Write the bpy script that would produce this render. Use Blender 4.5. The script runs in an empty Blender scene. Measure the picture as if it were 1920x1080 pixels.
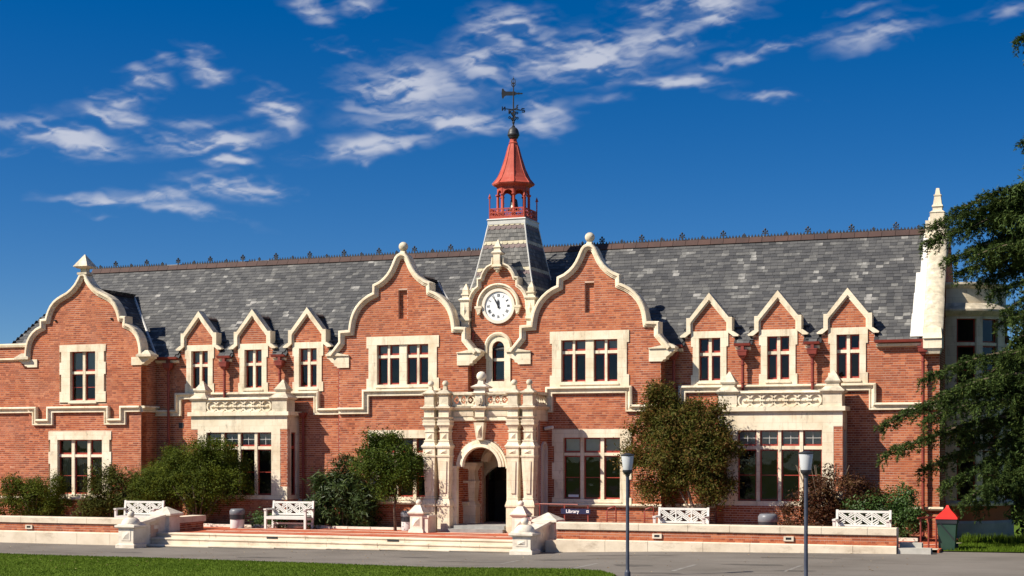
import bpy, math, random
import numpy as np
from mathutils import Vector, Matrix
from mathutils.geometry import tessellate_polygon
random.seed(7)
R = math.radians
sc = bpy.context.scene
C = sc.collection
# ------------------------------------------------------------------ camera, sky, sun, exposure
AZ = R(20.8)
cam_d = bpy.data.cameras.new('camera'); cam = bpy.data.objects.new('camera', cam_d); C.objects.link(cam)
cam.location = (19.515, -50.294, 3.2); cam.rotation_euler = (R(90), 0, AZ)
cam_d.sensor_width = 36; cam_d.lens = 36*2947/1920; cam_d.shift_y = 302/1920; cam_d.clip_end = 5000
sc.camera = cam
SUN = Vector((1.15, 1.0, -1.36)).normalized()            # direction the light travels
EL = math.asin(-SUN.z); ROT = math.atan2(-SUN.x, -SUN.y)
sd = bpy.data.lights.new('sun', 'SUN'); so = bpy.data.objects.new('sun', sd); C.objects.link(so)
sd.energy = 5.0; sd.angle = R(0.55); sd.color = (1.0, 0.93, 0.80)
so.rotation_euler = SUN.to_track_quat('-Z', 'Y').to_euler(); so.location = (-30, -30, 40)
vs = sc.view_settings
vs.view_transform = 'Standard'; vs.look = 'None'; vs.exposure = 0.72; vs.gamma = 1.0; vs.use_curve_mapping = False
cy_ = sc.cycles; cy_.max_bounces = 6; cy_.diffuse_bounces = 3; cy_.glossy_bounces = 3; cy_.transmission_bounces = 4; cy_.transparent_max_bounces = 10
W = bpy.data.worlds.new('World'); sc.world = W; W.use_nodes = True; W.cycles.sampling_method = 'MANUAL'; W.cycles.sample_map_resolution = 256
def world():
    nt = W.node_tree; nt.nodes.clear(); L = nt.links.new
    N = lambda t: nt.nodes.new(t)
    def math_(op, a, b=None):
        n = N('ShaderNodeMath'); n.operation = op
        for i, v in enumerate((a, b)):
            if v is None: continue
            if isinstance(v, (int, float)): n.inputs[i].default_value = v
            else: L(v, n.inputs[i])
        return n.outputs[0]
    # a polarised, deep blue sky: the Nishita sky is read some way above the true elevation, all the way round
    sep = N('ShaderNodeSeparateXYZ'); L(N('ShaderNodeTexCoord').outputs['Generated'], sep.inputs[0])
    zc = math_('ADD', math_('MULTIPLY', math_('MAXIMUM', sep.outputs[2], 0.0), 1.45), 0.045)
    cmb = N('ShaderNodeCombineXYZ'); L(sep.outputs[0], cmb.inputs[0]); L(sep.outputs[1], cmb.inputs[1]); L(zc, cmb.inputs[2])
    nrm = N('ShaderNodeVectorMath'); nrm.operation = 'NORMALIZE'; L(cmb.outputs[0], nrm.inputs[0])
    sky = N('ShaderNodeTexSky'); sky.sky_type = 'NISHITA'; sky.sun_disc = False
    sky.sun_elevation = EL; sky.sun_rotation = ROT; sky.air_density = 1.0; sky.dust_density = 0.3; sky.ozone_density = 2.2
    L(nrm.outputs[0], sky.inputs[0])
    hs = N('ShaderNodeHueSaturation'); hs.inputs['Saturation'].default_value = 1.52; hs.inputs['Value'].default_value = 1.02; hs.inputs['Hue'].default_value = 0.511
    L(sky.outputs[0], hs.inputs['Color'])
    bg = N('ShaderNodeBackground'); bg.inputs[1].default_value = 0.06; L(hs.outputs[0], bg.inputs[0])
    L(bg.outputs[0], N('ShaderNodeOutputWorld').inputs[0])
world()
def clouds():
    """thin cirrus on a far dome: one density value for each vertex, the blue sky shows through"""
    rs = np.random.RandomState(5); T = rs.rand(256, 256)
    def vn(x, y):
        xi = np.floor(x).astype(int); yi = np.floor(y).astype(int); fx = x-xi; fy = y-yi
        fx = fx*fx*fx*(fx*(fx*6-15)+10); fy = fy*fy*fy*(fy*(fy*6-15)+10); g = lambda a, b: T[a % 256, b % 256]
        return (g(xi, yi)*(1-fx)+g(xi+1, yi)*fx)*(1-fy)+(g(xi, yi+1)*(1-fx)+g(xi+1, yi+1)*fx)*fy
    def fbm(x, y, o, gain=.55):
        s = 0; a = 1; t = 0
        for i in range(o):
            s = s+a*vn(x+17.3*i, y+9.1*i); t += a; a *= gain; x, y = x*1.93+.4*y, y*1.93-.4*x
        return s/t
    def rot(x, y, d): c, s = math.cos(R(d)), math.sin(R(d)); return x*c+y*s, y*c-x*s
    ss = lambda a, b, v: (lambda t: t*t*(3-2*t))(np.clip((v-a)/(b-a), 0, 1))
    #   picture-independent list: azimuth, elevation, half length, half height (degrees), tilt, weight
    banks = [(-27.8,15.65,1.02,0.47,-20,0.8),(-26.03,15.79,0.92,0.38,0,0.8),(-27.0,14.27,1.27,0.38,-5,0.6),(-32.03,14.02,0.92,0.3,-15,0.6),(-31.65,13.44,0.78,0.56,-10,0.8),(-33.24,13.71,1.12,0.28,-14,0.45),(-34.01,12.88,0.9,0.58,0,1.1),(-34.99,12.29,1.22,0.26,-14,0.8),(-34.99,11.67,1.31,0.41,-4,1),(-37.78,10.96,1.84,0.43,-6,0.75),(-36.53,10.8,1.74,0.6,-8,1.1),(-38.31,10.31,0.92,0.17,5,0.5),(-29.44,12.06,1.06,0.73,-18,1),(-33.7,10.99,1.22,0.21,-22,0.5),(-31.84,10.93,2.14,0.6,2,1.25),(-31.37,10.3,1.53,0.24,-3,1),(-30.81,9.3,2.04,0.51,-4,0.95),(-35.62,8.76,1.74,0.24,2,0.9),(-33.79,8.94,1.53,0.3,5,0.9),(-32.87,8.57,2.45,0.3,-12,0.8),(-35.72,8.25,0.92,0.13,-6,0.5),(-24.49,13.0,2.55,0.94,0,1.05),(-21.25,14.58,1.12,0.73,-20,1.05),(-21.87,13.76,1.43,0.86,-25,0.85),(-20.8,15.13,1.43,0.68,0,0.9),(-18.37,13.9,2.45,0.9,0,1.2),(-19.44,14.22,1.43,0.77,0,0.8),(-15.85,14.45,2.65,0.81,8,0.75),(-13.64,15.43,1.84,0.73,4,1.05),(-15.85,15.67,1.43,0.38,0,0.85),(-11.55,14.05,3.06,0.28,10,0.7),(-7.53,14.45,1.74,0.6,10,0.7),(-14.8,13.11,1.53,0.26,-2,1),(-11.36,12.57,1.43,0.19,-4,0.75),(-22.94,11.8,3.27,0.47,0,1.0),(-25.46,12.16,2.25,0.21,-8,0.6),(-19.83,11.88,1.22,0.73,10,0.8),(-25.84,10.91,2.55,0.47,8,0.95),(-24.68,11.11,1.53,0.34,0,0.6),(-26.03,10.38,0.33,0.21,0,0.7),(-8.55,15.42,1.63,0.21,4,0.4),(-17.5,12.55,1.84,0.21,5,0.35),(-3.46,14.94,1.43,0.3,4,0.5)]
    def density(az, el):
        wx = (fbm(az*.55, el*1.1, 4)-.5); wy = (fbm(az*.55+40, el*1.1+7, 4)-.5)
        x = az+wx*1.3; y = el+wy*.45
        x2 = x+(fbm(az*1.6+9, el*3.2, 2)-.5)*.6; y2 = y+(fbm(az*1.6+3, el*3.2+5, 2)-.5)*.26
        M = np.zeros_like(az)
        for a0, e0, hx, hy, t, w in banks:
            dx, dy = rot(x2-a0, y2-e0, t); dx = dx/hx; dy = dy/hy
            d2 = dx*dx+dy*dy*np.where(dy < 0, 1.35, .8); M = np.maximum(M, w*(.80*np.exp(-d2*1.5)+.20*np.exp(-d2*.5)))
        off = np.clip(np.maximum((np.abs(az+20.8)-19.5)*.2, (el-17)*.3), 0, 1)
        M = np.maximum(M, off*1.0*ss(.52, .74, fbm(az*.06+3, el*.16+8, 4)))
        u, v = rot(x, y, 12); st = fbm(u*.55, v*3.0, 5, .52)
        u, v = rot(x2, y2, -16); s2 = fbm(u*1.0+5, v*5.5, 4, .52)
        tex = .66*st+.34*s2
        d = M*(.30+1.20*ss(.30, .70, tex))
        thin = .16*ss(.45, .8, M*1.2+.5*(tex-.5))
        return np.clip(ss(.06, 1.36, d), 0, 1)*.80
    def patch(azs, els, name):
        A, E = np.meshgrid(R(1)*azs, R(1)*els); D = density(A/R(1), E/R(1)); r = 2600
        P = np.stack([cam.location.x+r*np.sin(A)*np.cos(E), cam.location.y+r*np.cos(A)*np.cos(E), r*np.sin(E)], -1).reshape(-1, 3)
        h, w = A.shape; i = np.arange(h*w).reshape(h, w); F = np.stack([i[:-1, :-1], i[:-1, 1:], i[1:, 1:], i[1:, :-1]], -1).reshape(-1, 4)
        keep = D.reshape(-1)[F].max(1) > .004; F = F[keep]
        used = np.unique(F); mp = np.zeros(h*w, int); mp[used] = np.arange(len(used)); P = P[used]; F = mp[F]; D = D.reshape(-1)[used]
        m = bpy.data.meshes.new(name); m.vertices.add(len(P)); m.vertices.foreach_set('co', P.astype('f').ravel()); m.loops.add(F.size); m.loops.foreach_set('vertex_index', F.astype('i').ravel())
        m.polygons.add(len(F)); m.polygons.foreach_set('loop_start', np.arange(0, F.size, 4, dtype='i')); m.update(); m.validate()
        a = m.attributes.new('cirrus_amount', 'FLOAT', 'POINT'); a.data.foreach_set('value', D.astype('f')); m.materials.append(cm)
        o = bpy.data.objects.new(name, m); C.objects.link(o); o['kind'] = 'stuff'; o['label'] = 'thin white wind-drawn cirrus clouds across a deep blue sky' if name == 'clouds' else 'thin cirrus in the rest of the sky'; o['category'] = 'clouds'; return o
    cm = bpy.data.materials.new('cirrus'); cm.use_nodes = True; nt = cm.node_tree; nt.nodes.clear(); L = nt.links.new
    at = nt.nodes.new('ShaderNodeAttribute'); at.attribute_name = 'cirrus_amount'; e = nt.nodes.new('ShaderNodeEmission'); e.inputs[0].default_value = (.86, .89, 1.0, 1); e.inputs[1].default_value = .46
    tr = nt.nodes.new('ShaderNodeBsdfTransparent'); mx = nt.nodes.new('ShaderNodeMixShader'); o = nt.nodes.new('ShaderNodeOutputMaterial')
    L(at.outputs['Fac'], mx.inputs[0]); L(tr.outputs[0], mx.inputs[1]); L(e.outputs[0], mx.inputs[2]); L(mx.outputs[0], o.inputs[0]); cm.cycles.emission_sampling = 'NONE'
    patch(np.arange(-42, 1, .055), np.arange(2, 18, .045), 'clouds')
    o = patch(np.concatenate([np.arange(1, 319, 1.0)]), np.arange(2, 80, .7), 'distant_clouds')
clouds()

# ------------------------------------------------------------------ materials
MT = {}
def mat(name, cols, rough=.75, scale=1.5, rnd=0.0, bump=0.0, bscale=30, metal=0.0, spec=.35, stretch=(1,1,1), detail=6, dirt=(), coat=0, transl=0, joint=0, ledge=None):
    """cols: colour ramp over noise, or over one random value per piece (rnd = its share)"""
    m = bpy.data.materials.new(name); m.use_nodes = True; nt = m.node_tree; L = nt.links.new
    N = lambda t: nt.nodes.new(t); b = nt.nodes['Principled BSDF']
    g = N('ShaderNodeNewGeometry'); mp = N('ShaderNodeMapping'); mp.inputs['Scale'].default_value = stretch; L(g.outputs['Position'], mp.inputs[0])
    n = N('ShaderNodeTexNoise'); n.inputs['Scale'].default_value = scale; n.inputs['Detail'].default_value = detail; n.inputs['Roughness'].default_value = .62
    L(mp.outputs[0], n.inputs[0])
    mr = N('ShaderNodeMapRange'); mr.inputs[1].default_value = .3; mr.inputs[2].default_value = .7; L(n.outputs[0], mr.inputs[0])
    f = mr.outputs[0]
    if rnd:
        oi = N('ShaderNodeObjectInfo'); a = N('ShaderNodeMath'); a.operation = 'ADD'; L(g.outputs['Random Per Island'], a.inputs[0]); L(oi.outputs['Random'], a.inputs[1])
        fr = N('ShaderNodeMath'); fr.operation = 'FRACT'; L(a.outputs[0], fr.inputs[0])
        mx = N('ShaderNodeMixRGB'); mx.inputs[0].default_value = rnd; L(f, mx.inputs[1]); L(fr.outputs[0], mx.inputs[2]); f = mx.outputs[0]
    cr = N('ShaderNodeValToRGB'); e = cr.color_ramp.elements
    cols = [(i/max(1, len(cols)-1), c) if len(c) == 3 else (c[0], c[1:]) for i, c in enumerate(cols)]
    while len(e) < len(cols): e.new(.5)
    for q, (p, c) in zip(e, cols): q.position = p; q.color = (*c, 1)
    L(f, cr.inputs[0]); col = cr.outputs[0]
    for dc, ds, lo, hi, st in ((dirt,) if dirt and not isinstance(dirt[0][0], tuple) else dirt):   # (colour, scale, low, high, stretch)
        mp2 = N('ShaderNodeMapping'); mp2.inputs['Scale'].default_value = st; L(g.outputs['Position'], mp2.inputs[0])
        n2 = N('ShaderNodeTexNoise'); n2.inputs['Scale'].default_value = ds; n2.inputs['Detail'].default_value = 7; n2.inputs['Roughness'].default_value = .7
        L(mp2.outputs[0], n2.inputs[0])
        m2 = N('ShaderNodeMapRange'); m2.inputs[1].default_value = lo; m2.inputs[2].default_value = hi; L(n2.outputs[0], m2.inputs[0])
        mx2 = N('ShaderNodeMixRGB'); L(m2.outputs[0], mx2.inputs[0]); L(col, mx2.inputs[1]); mx2.inputs[2].default_value = (*dc, 1); col = mx2.outputs[0]
    if ledge:                                           # lichen and soot that has settled on upward faces, broken up by noise
        sx = N('ShaderNodeSeparateXYZ'); L(g.outputs['True Normal'], sx.inputs[0]); u = N('ShaderNodeMapRange'); u.inputs[1].default_value = .25; u.inputs[2].default_value = .8; u.inputs[4].default_value = .75; L(sx.outputs[2], u.inputs[0])
        n4 = N('ShaderNodeTexNoise'); n4.inputs['Scale'].default_value = 4; n4.inputs['Detail'].default_value = 8; L(g.outputs['Position'], n4.inputs[0]); m4 = N('ShaderNodeMapRange'); m4.inputs[1].default_value = .38; m4.inputs[2].default_value = .62; L(n4.outputs[0], m4.inputs[0])
        pr = N('ShaderNodeMath'); pr.operation = 'MULTIPLY'; L(u.outputs[0], pr.inputs[0]); L(m4.outputs[0], pr.inputs[1])
        mx3 = N('ShaderNodeMixRGB'); L(pr.outputs[0], mx3.inputs[0]); L(col, mx3.inputs[1]); mx3.inputs[2].default_value = (*ledge, 1); col = mx3.outputs[0]
    if joint:                                           # fine block joints
        sp = N('ShaderNodeSeparateXYZ'); L(g.outputs['Position'], sp.inputs[0]); ad = N('ShaderNodeMath'); ad.operation = 'ADD'; L(sp.outputs[0], ad.inputs[0]); L(sp.outputs[1], ad.inputs[1])
        cb = N('ShaderNodeCombineXYZ'); L(ad.outputs[0], cb.inputs[0]); L(sp.outputs[2], cb.inputs[1])
        bt = N('ShaderNodeTexBrick'); bt.inputs['Scale'].default_value = 1; bt.inputs['Brick Width'].default_value = .62; bt.inputs['Row Height'].default_value = .31; bt.inputs['Mortar Size'].default_value = .006; bt.inputs['Mortar Smooth'].default_value = .3
        bt.inputs['Color1'].default_value = (1, 1, 1, 1); bt.inputs['Color2'].default_value = (.93, .92, .90, 1); bt.inputs['Mortar'].default_value = (1-joint, 1-joint*1.1, 1-joint*1.2, 1); L(cb.outputs[0], bt.inputs[0])
        ml = N('ShaderNodeMixRGB'); ml.blend_type = 'MULTIPLY'; ml.inputs[0].default_value = 1; L(col, ml.inputs[1]); L(bt.outputs[0], ml.inputs[2]); col = ml.outputs[0]
    L(col, b.inputs['Base Color'])
    b.inputs['Roughness'].default_value = rough; b.inputs['Metallic'].default_value = metal; b.inputs['Specular IOR Level'].default_value = spec
    if coat: b.inputs['Coat Weight'].default_value = coat
    if bump:
        n3 = N('ShaderNodeTexNoise'); n3.inputs['Scale'].default_value = bscale; n3.inputs['Detail'].default_value = 5; L(g.outputs['Position'], n3.inputs[0])
        bp = N('ShaderNodeBump'); bp.inputs['Strength'].default_value = bump; bp.inputs['Distance'].default_value = .02; L(n3.outputs[0], bp.inputs['Height']); L(bp.outputs[0], b.inputs['Normal'])
    if transl:
        tr = N('ShaderNodeBsdfTranslucent'); L(col, tr.inputs[0]); ms = N('ShaderNodeMixShader'); ms.inputs[0].default_value = transl
        L(b.outputs[0], ms.inputs[1]); L(tr.outputs[0], ms.inputs[2]); L(ms.outputs[0], nt.nodes['Material Output'].inputs[0])
    MT[name] = m; return m
mat('brick', [(0,.17,.044,.024),(.15,.28,.072,.034),(.45,.395,.108,.047),(.75,.46,.142,.062),(.94,.51,.185,.088),(1,.60,.36,.26)], rough=.9, scale=.7, rnd=.80, bump=.25, bscale=60, spec=.2,
    dirt=(((.28,.090,.046), .45, .52, .80, (1,1,1.4)), ((.55,.30,.20), .9, .64, .90, (1,1,1.6)), ((.17,.060,.038), .7, .60, .88, (2.2,2.2,.35))))
mat('mortar', [(.46,.27,.185),(.66,.47,.37)], rough=.95, scale=1.1, dirt=((.36,.16,.095), .6, .5, .75, (1,1,1)))
mat('stone', [(.64,.53,.375),(.77,.665,.505),(.83,.745,.595)], rough=.85, scale=1.4, bump=.2, bscale=45, spec=.2, dirt=(((.36,.28,.19), 1.3, .53, .82, (3,3,.5)), ((.66,.49,.30), .8, .6, .8, (1,1,1)), ((.30,.25,.19), 2.6, .60, .78, (2,2,.8))), joint=.26, ledge=(.34,.30,.24))
mat('coping_stone', [(.52,.445,.335),(.68,.59,.45),(.77,.69,.55)], rough=.9, scale=2.2, bump=.25, bscale=40, spec=.2, dirt=(((.24,.21,.165), 1.6, .52, .78, (1,1,1)), ((.34,.28,.2), 3.2, .56, .75, (2,2,.6))), joint=.24, ledge=(.28,.25,.20))
mat('pale_stone', [(.56,.485,.39),(.71,.63,.525),(.78,.71,.61)], rough=.9, scale=2.0, bump=.25, bscale=40, spec=.2, dirt=((.28,.24,.19), 2.2, .55, .82, (1,1,.8)), ledge=(.38,.34,.29))
mat('terrace_stone', [(.52,.425,.315),(.65,.55,.425),(.71,.615,.49)], rough=.9, scale=1.1, bump=.25, bscale=40, spec=.2, dirt=(((.33,.25,.18), 1.8, .55, .8, (1,1,2)), ((.22,.17,.13), 3.5, .64, .8, (1,1,.6))))
mat('niche_plaster', [(.50,.43,.38),(.60,.52,.46)], rough=.9)
mat('slate', [(0,.028,.029,.032),(.25,.046,.046,.049),(.55,.072,.071,.072),(.74,.094,.092,.090),(.81,.14,.137,.13),(.91,.27,.26,.245),(1,.35,.33,.30)], rough=.68, scale=1.3, rnd=.64, bump=.3, bscale=25, spec=.35)
mat('tower_slate', [(0,.05,.05,.052),(.5,.10,.095,.09),(1,.2,.19,.175)], rough=.65, rnd=.7, bump=.3, bscale=25)
mat('cream_slate', [(0,.42,.36,.24),(1,.6,.54,.40)], rough=.75, rnd=.6, bump=.2)
mat('purple_slate', [(0,.13,.09,.09),(1,.22,.16,.15)], rough=.7, rnd=.6, bump=.2)
mat('lead', [(.44,.43,.41),(.60,.58,.54)], rough=.55, scale=3)
mat('flashing', [(.64,.60,.54),(.78,.75,.70)], rough=.6, scale=3)
mat('ridge_tile', [(.040,.024,.022),(.085,.043,.034)], rough=.8, scale=2, rnd=.4)
mat('iron', [(.018,.019,.022),(.03,.03,.034)], rough=.5, spec=.4)
mat('pipe_paint', [(.17,.028,.020),(.24,.042,.028)], rough=.5, scale=3, spec=.4)
mat('sash_paint', [(.26,.030,.018),(.36,.050,.028)], rough=.45, scale=4, spec=.45)
mat('belfry_paint', [(.33,.048,.030),(.44,.078,.048)], rough=.65, scale=2.5, spec=.25, bump=.1, bscale=20, dirt=(((.48,.14,.10), 1.5, .52, .75, (3,3,.5)), ((.20,.035,.025), 2.5, .58, .78, (4,4,.4))))
mat('bronze', [(.05,.055,.05),(.10,.11,.09)], rough=.35, metal=.8)
mat('clock_white', [(.72,.72,.72),(.80,.80,.80)], rough=.4)
mat('clock_ring', [(.66,.58,.48),(.74,.67,.57)], rough=.7)
mat('clock_black', [(.02,.02,.025),(.03,.03,.035)], rough=.4)
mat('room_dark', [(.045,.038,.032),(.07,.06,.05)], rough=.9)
mat('blind', [(.56,.51,.44),(.68,.63,.56)], rough=.9, scale=4)
mat('curtain', [(.20,.18,.16),(.36,.33,.30)], rough=.9, scale=9, stretch=(3,3,.05))
mat('door_wood', [(.035,.012,.008),(.06,.02,.013)], rough=.5)
mat('asphalt', [(.125,.110,.095),(.160,.142,.124),(.185,.165,.145)], rough=.95, scale=.35, bump=.4, bscale=90, detail=12, spec=.15, dirt=(((.098,.087,.077), .8, .54, .70, (.3,1.8,1)), ((.21,.19,.17), 2.6, .62, .78, (.5,2,1)), ((.07,.063,.058), 5, .70, .76, (1,1,1))))
mat('tar', [(.075,.068,.062),(.12,.107,.095)], rough=.95, scale=2, spec=.15)
mat('road_line', [(.13,.115,.10),(.25,.235,.215)], rough=.9, scale=5)
mat('paver_red', [(0,.27,.058,.024),(.5,.40,.088,.036),(1,.46,.12,.055)], rough=.8, scale=2.5, bump=.2, bscale=40, detail=10)
mat('paver_pale', [(.52,.44,.34),(.68,.59,.47)], rough=.85, scale=3)
mat('grey_stone', [(.20,.20,.19),(.34,.33,.31)], rough=.85, scale=3, bump=.2)
mat('concrete', [(.34,.32,.28),(.48,.45,.40)], rough=.9, scale=2, bump=.2)
mat('soil', [(.025,.018,.012),(.05,.036,.024)], rough=.95, scale=6, bump=.5, bscale=30)
mat('grass', [(.046,.078,.006),(.074,.118,.009),(.10,.15,.015)], rough=.95, scale=.6, bump=.6, bscale=60, detail=12, spec=.1, dirt=((.11,.11,.03), 1.2, .60, .82, (1,1,1)))
mat('blade', [(0,.048,.084,.006),(.6,.088,.142,.010),(1,.14,.185,.025)], rough=.75, scale=.5, rnd=.5, transl=.25, spec=.1)
mat('white_paint', [(.58,.56,.52),(.68,.66,.61)], rough=.55, scale=5, dirt=((.40,.37,.32), 6, .58, .75, (1,1,1)))
mat('bin_white', [(.55,.54,.52),(.66,.65,.63)], rough=.5)
mat('bin_black', [(.02,.02,.024),(.035,.035,.04)], rough=.35)
mat('bin_grey', [(.12,.125,.14),(.17,.175,.19)], rough=.4)
mat('bin_green', [(.018,.045,.032),(.03,.065,.045)], rough=.45)
mat('bin_red', [(.60,.022,.016),(.70,.03,.02)], rough=.4)
mat('lamp_post_paint', [(.028,.034,.055),(.06,.068,.095)], rough=.5, scale=4, dirt=((.30,.30,.32), 7, .66, .72, (1,1,.5)))
mat('lamp_glass', [(.50,.51,.52),(.62,.63,.64)], rough=.25, transl=.25)
mat('sign_blue', [(.010,.012,.045),(.015,.018,.06)], rough=.5)
mat('sign_white', [(.80,.80,.80),(.85,.85,.85)], rough=.5)
mat('paper', [(.62,.60,.58),(.76,.74,.72)], rough=.8, scale=14)
mat('dry_leaf', [(0,.12,.07,.03),(.6,.32,.20,.08),(1,.55,.42,.24)], rough=.8, rnd=.9)
mat('bark', [(.07,.048,.033),(.15,.11,.08)], rough=.95, scale=6, stretch=(1,1,.3), bump=.5)
mat('pale_bark', [(.20,.14,.10),(.34,.26,.19)], rough=.9, scale=6, stretch=(1,1,.3))
mat('leaf_dark', [(0,.014,.028,.008),(.6,.030,.055,.014),(1,.062,.095,.026)], rough=.5, rnd=.55, scale=2.6, transl=.2, spec=.4)
mat('leaf_olive', [(0,.018,.028,.004),(.45,.050,.070,.007),(1,.135,.155,.014)], rough=.65, rnd=.45, scale=2.2, transl=.2, spec=.08)
mat('leaf_olive_dull', [(0,.028,.034,.007),(.6,.066,.078,.014),(1,.13,.14,.028)], rough=.65, rnd=.5, scale=2.6, transl=.2, spec=.08)
mat('leaf_oleander', [(0,.014,.028,.007),(.6,.036,.060,.013),(1,.10,.14,.032)], rough=.5, rnd=.6, scale=2.6, transl=.2, spec=.25)
mat('leaf_tree', [(0,.018,.032,.004),(.6,.052,.078,.008),(1,.125,.155,.018)], rough=.6, rnd=.5, scale=2.6, transl=.2, spec=.1)
mat('leaf_bronze', [(0,.030,.036,.006),(.45,.066,.072,.010),(.7,.115,.070,.016),(1,.20,.085,.030)], rough=.6, rnd=.55, scale=2.2, transl=.2, spec=.1)
mat('leaf_maroon', [(0,.036,.014,.008),(.6,.075,.030,.014),(1,.12,.075,.02)], rough=.6, rnd=.55, scale=2.6, transl=.25, spec=.15)
mat('leaf_bright', [(0,.028,.060,.012),(.6,.055,.110,.022),(1,.10,.17,.04)], rough=.5, rnd=.55, scale=2.6, transl=.25)
mat('needle', [(0,.020,.036,.012),(.5,.052,.084,.022),(.85,.115,.155,.036),(1,.20,.18,.05)], rough=.65, rnd=.55, scale=2.6, transl=.2, spec=.1)
mat('hedge_leaf', [(0,.010,.020,.007),(1,.035,.055,.016)], rough=.6, rnd=.55, scale=2.6)
def glass():
    m = bpy.data.materials.new('window_glass'); m.use_nodes = True; nt = m.node_tree; nt.nodes.clear(); L = nt.links.new
    t = nt.nodes.new('ShaderNodeBsdfTransparent'); t.inputs[0].default_value = (.72, .72, .71, 1)
    g = nt.nodes.new('ShaderNodeBsdfGlossy'); g.inputs['Roughness'].default_value = .03; g.inputs[0].default_value = (.92, .90, .88, 1)
    f = nt.nodes.new('ShaderNodeFresnel'); f.inputs[0].default_value = 1.5
    n = nt.nodes.new('ShaderNodeTexNoise'); n.inputs['Scale'].default_value = 1.3; ge = nt.nodes.new('ShaderNodeNewGeometry'); L(ge.outputs['Position'], n.inputs[0])
    bp = nt.nodes.new('ShaderNodeBump'); bp.inputs['Strength'].default_value = .25; bp.inputs['Distance'].default_value = .03; L(n.outputs[0], bp.inputs['Height']); L(bp.outputs[0], g.inputs['Normal'])
    x = nt.nodes.new('ShaderNodeMixShader'); o = nt.nodes.new('ShaderNodeOutputMaterial')
    L(f.outputs[0], x.inputs[0]); L(t.outputs[0], x.inputs[1]); L(g.outputs[0], x.inputs[2]); L(x.outputs[0], o.inputs[0]); MT['glass'] = m
glass()

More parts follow.
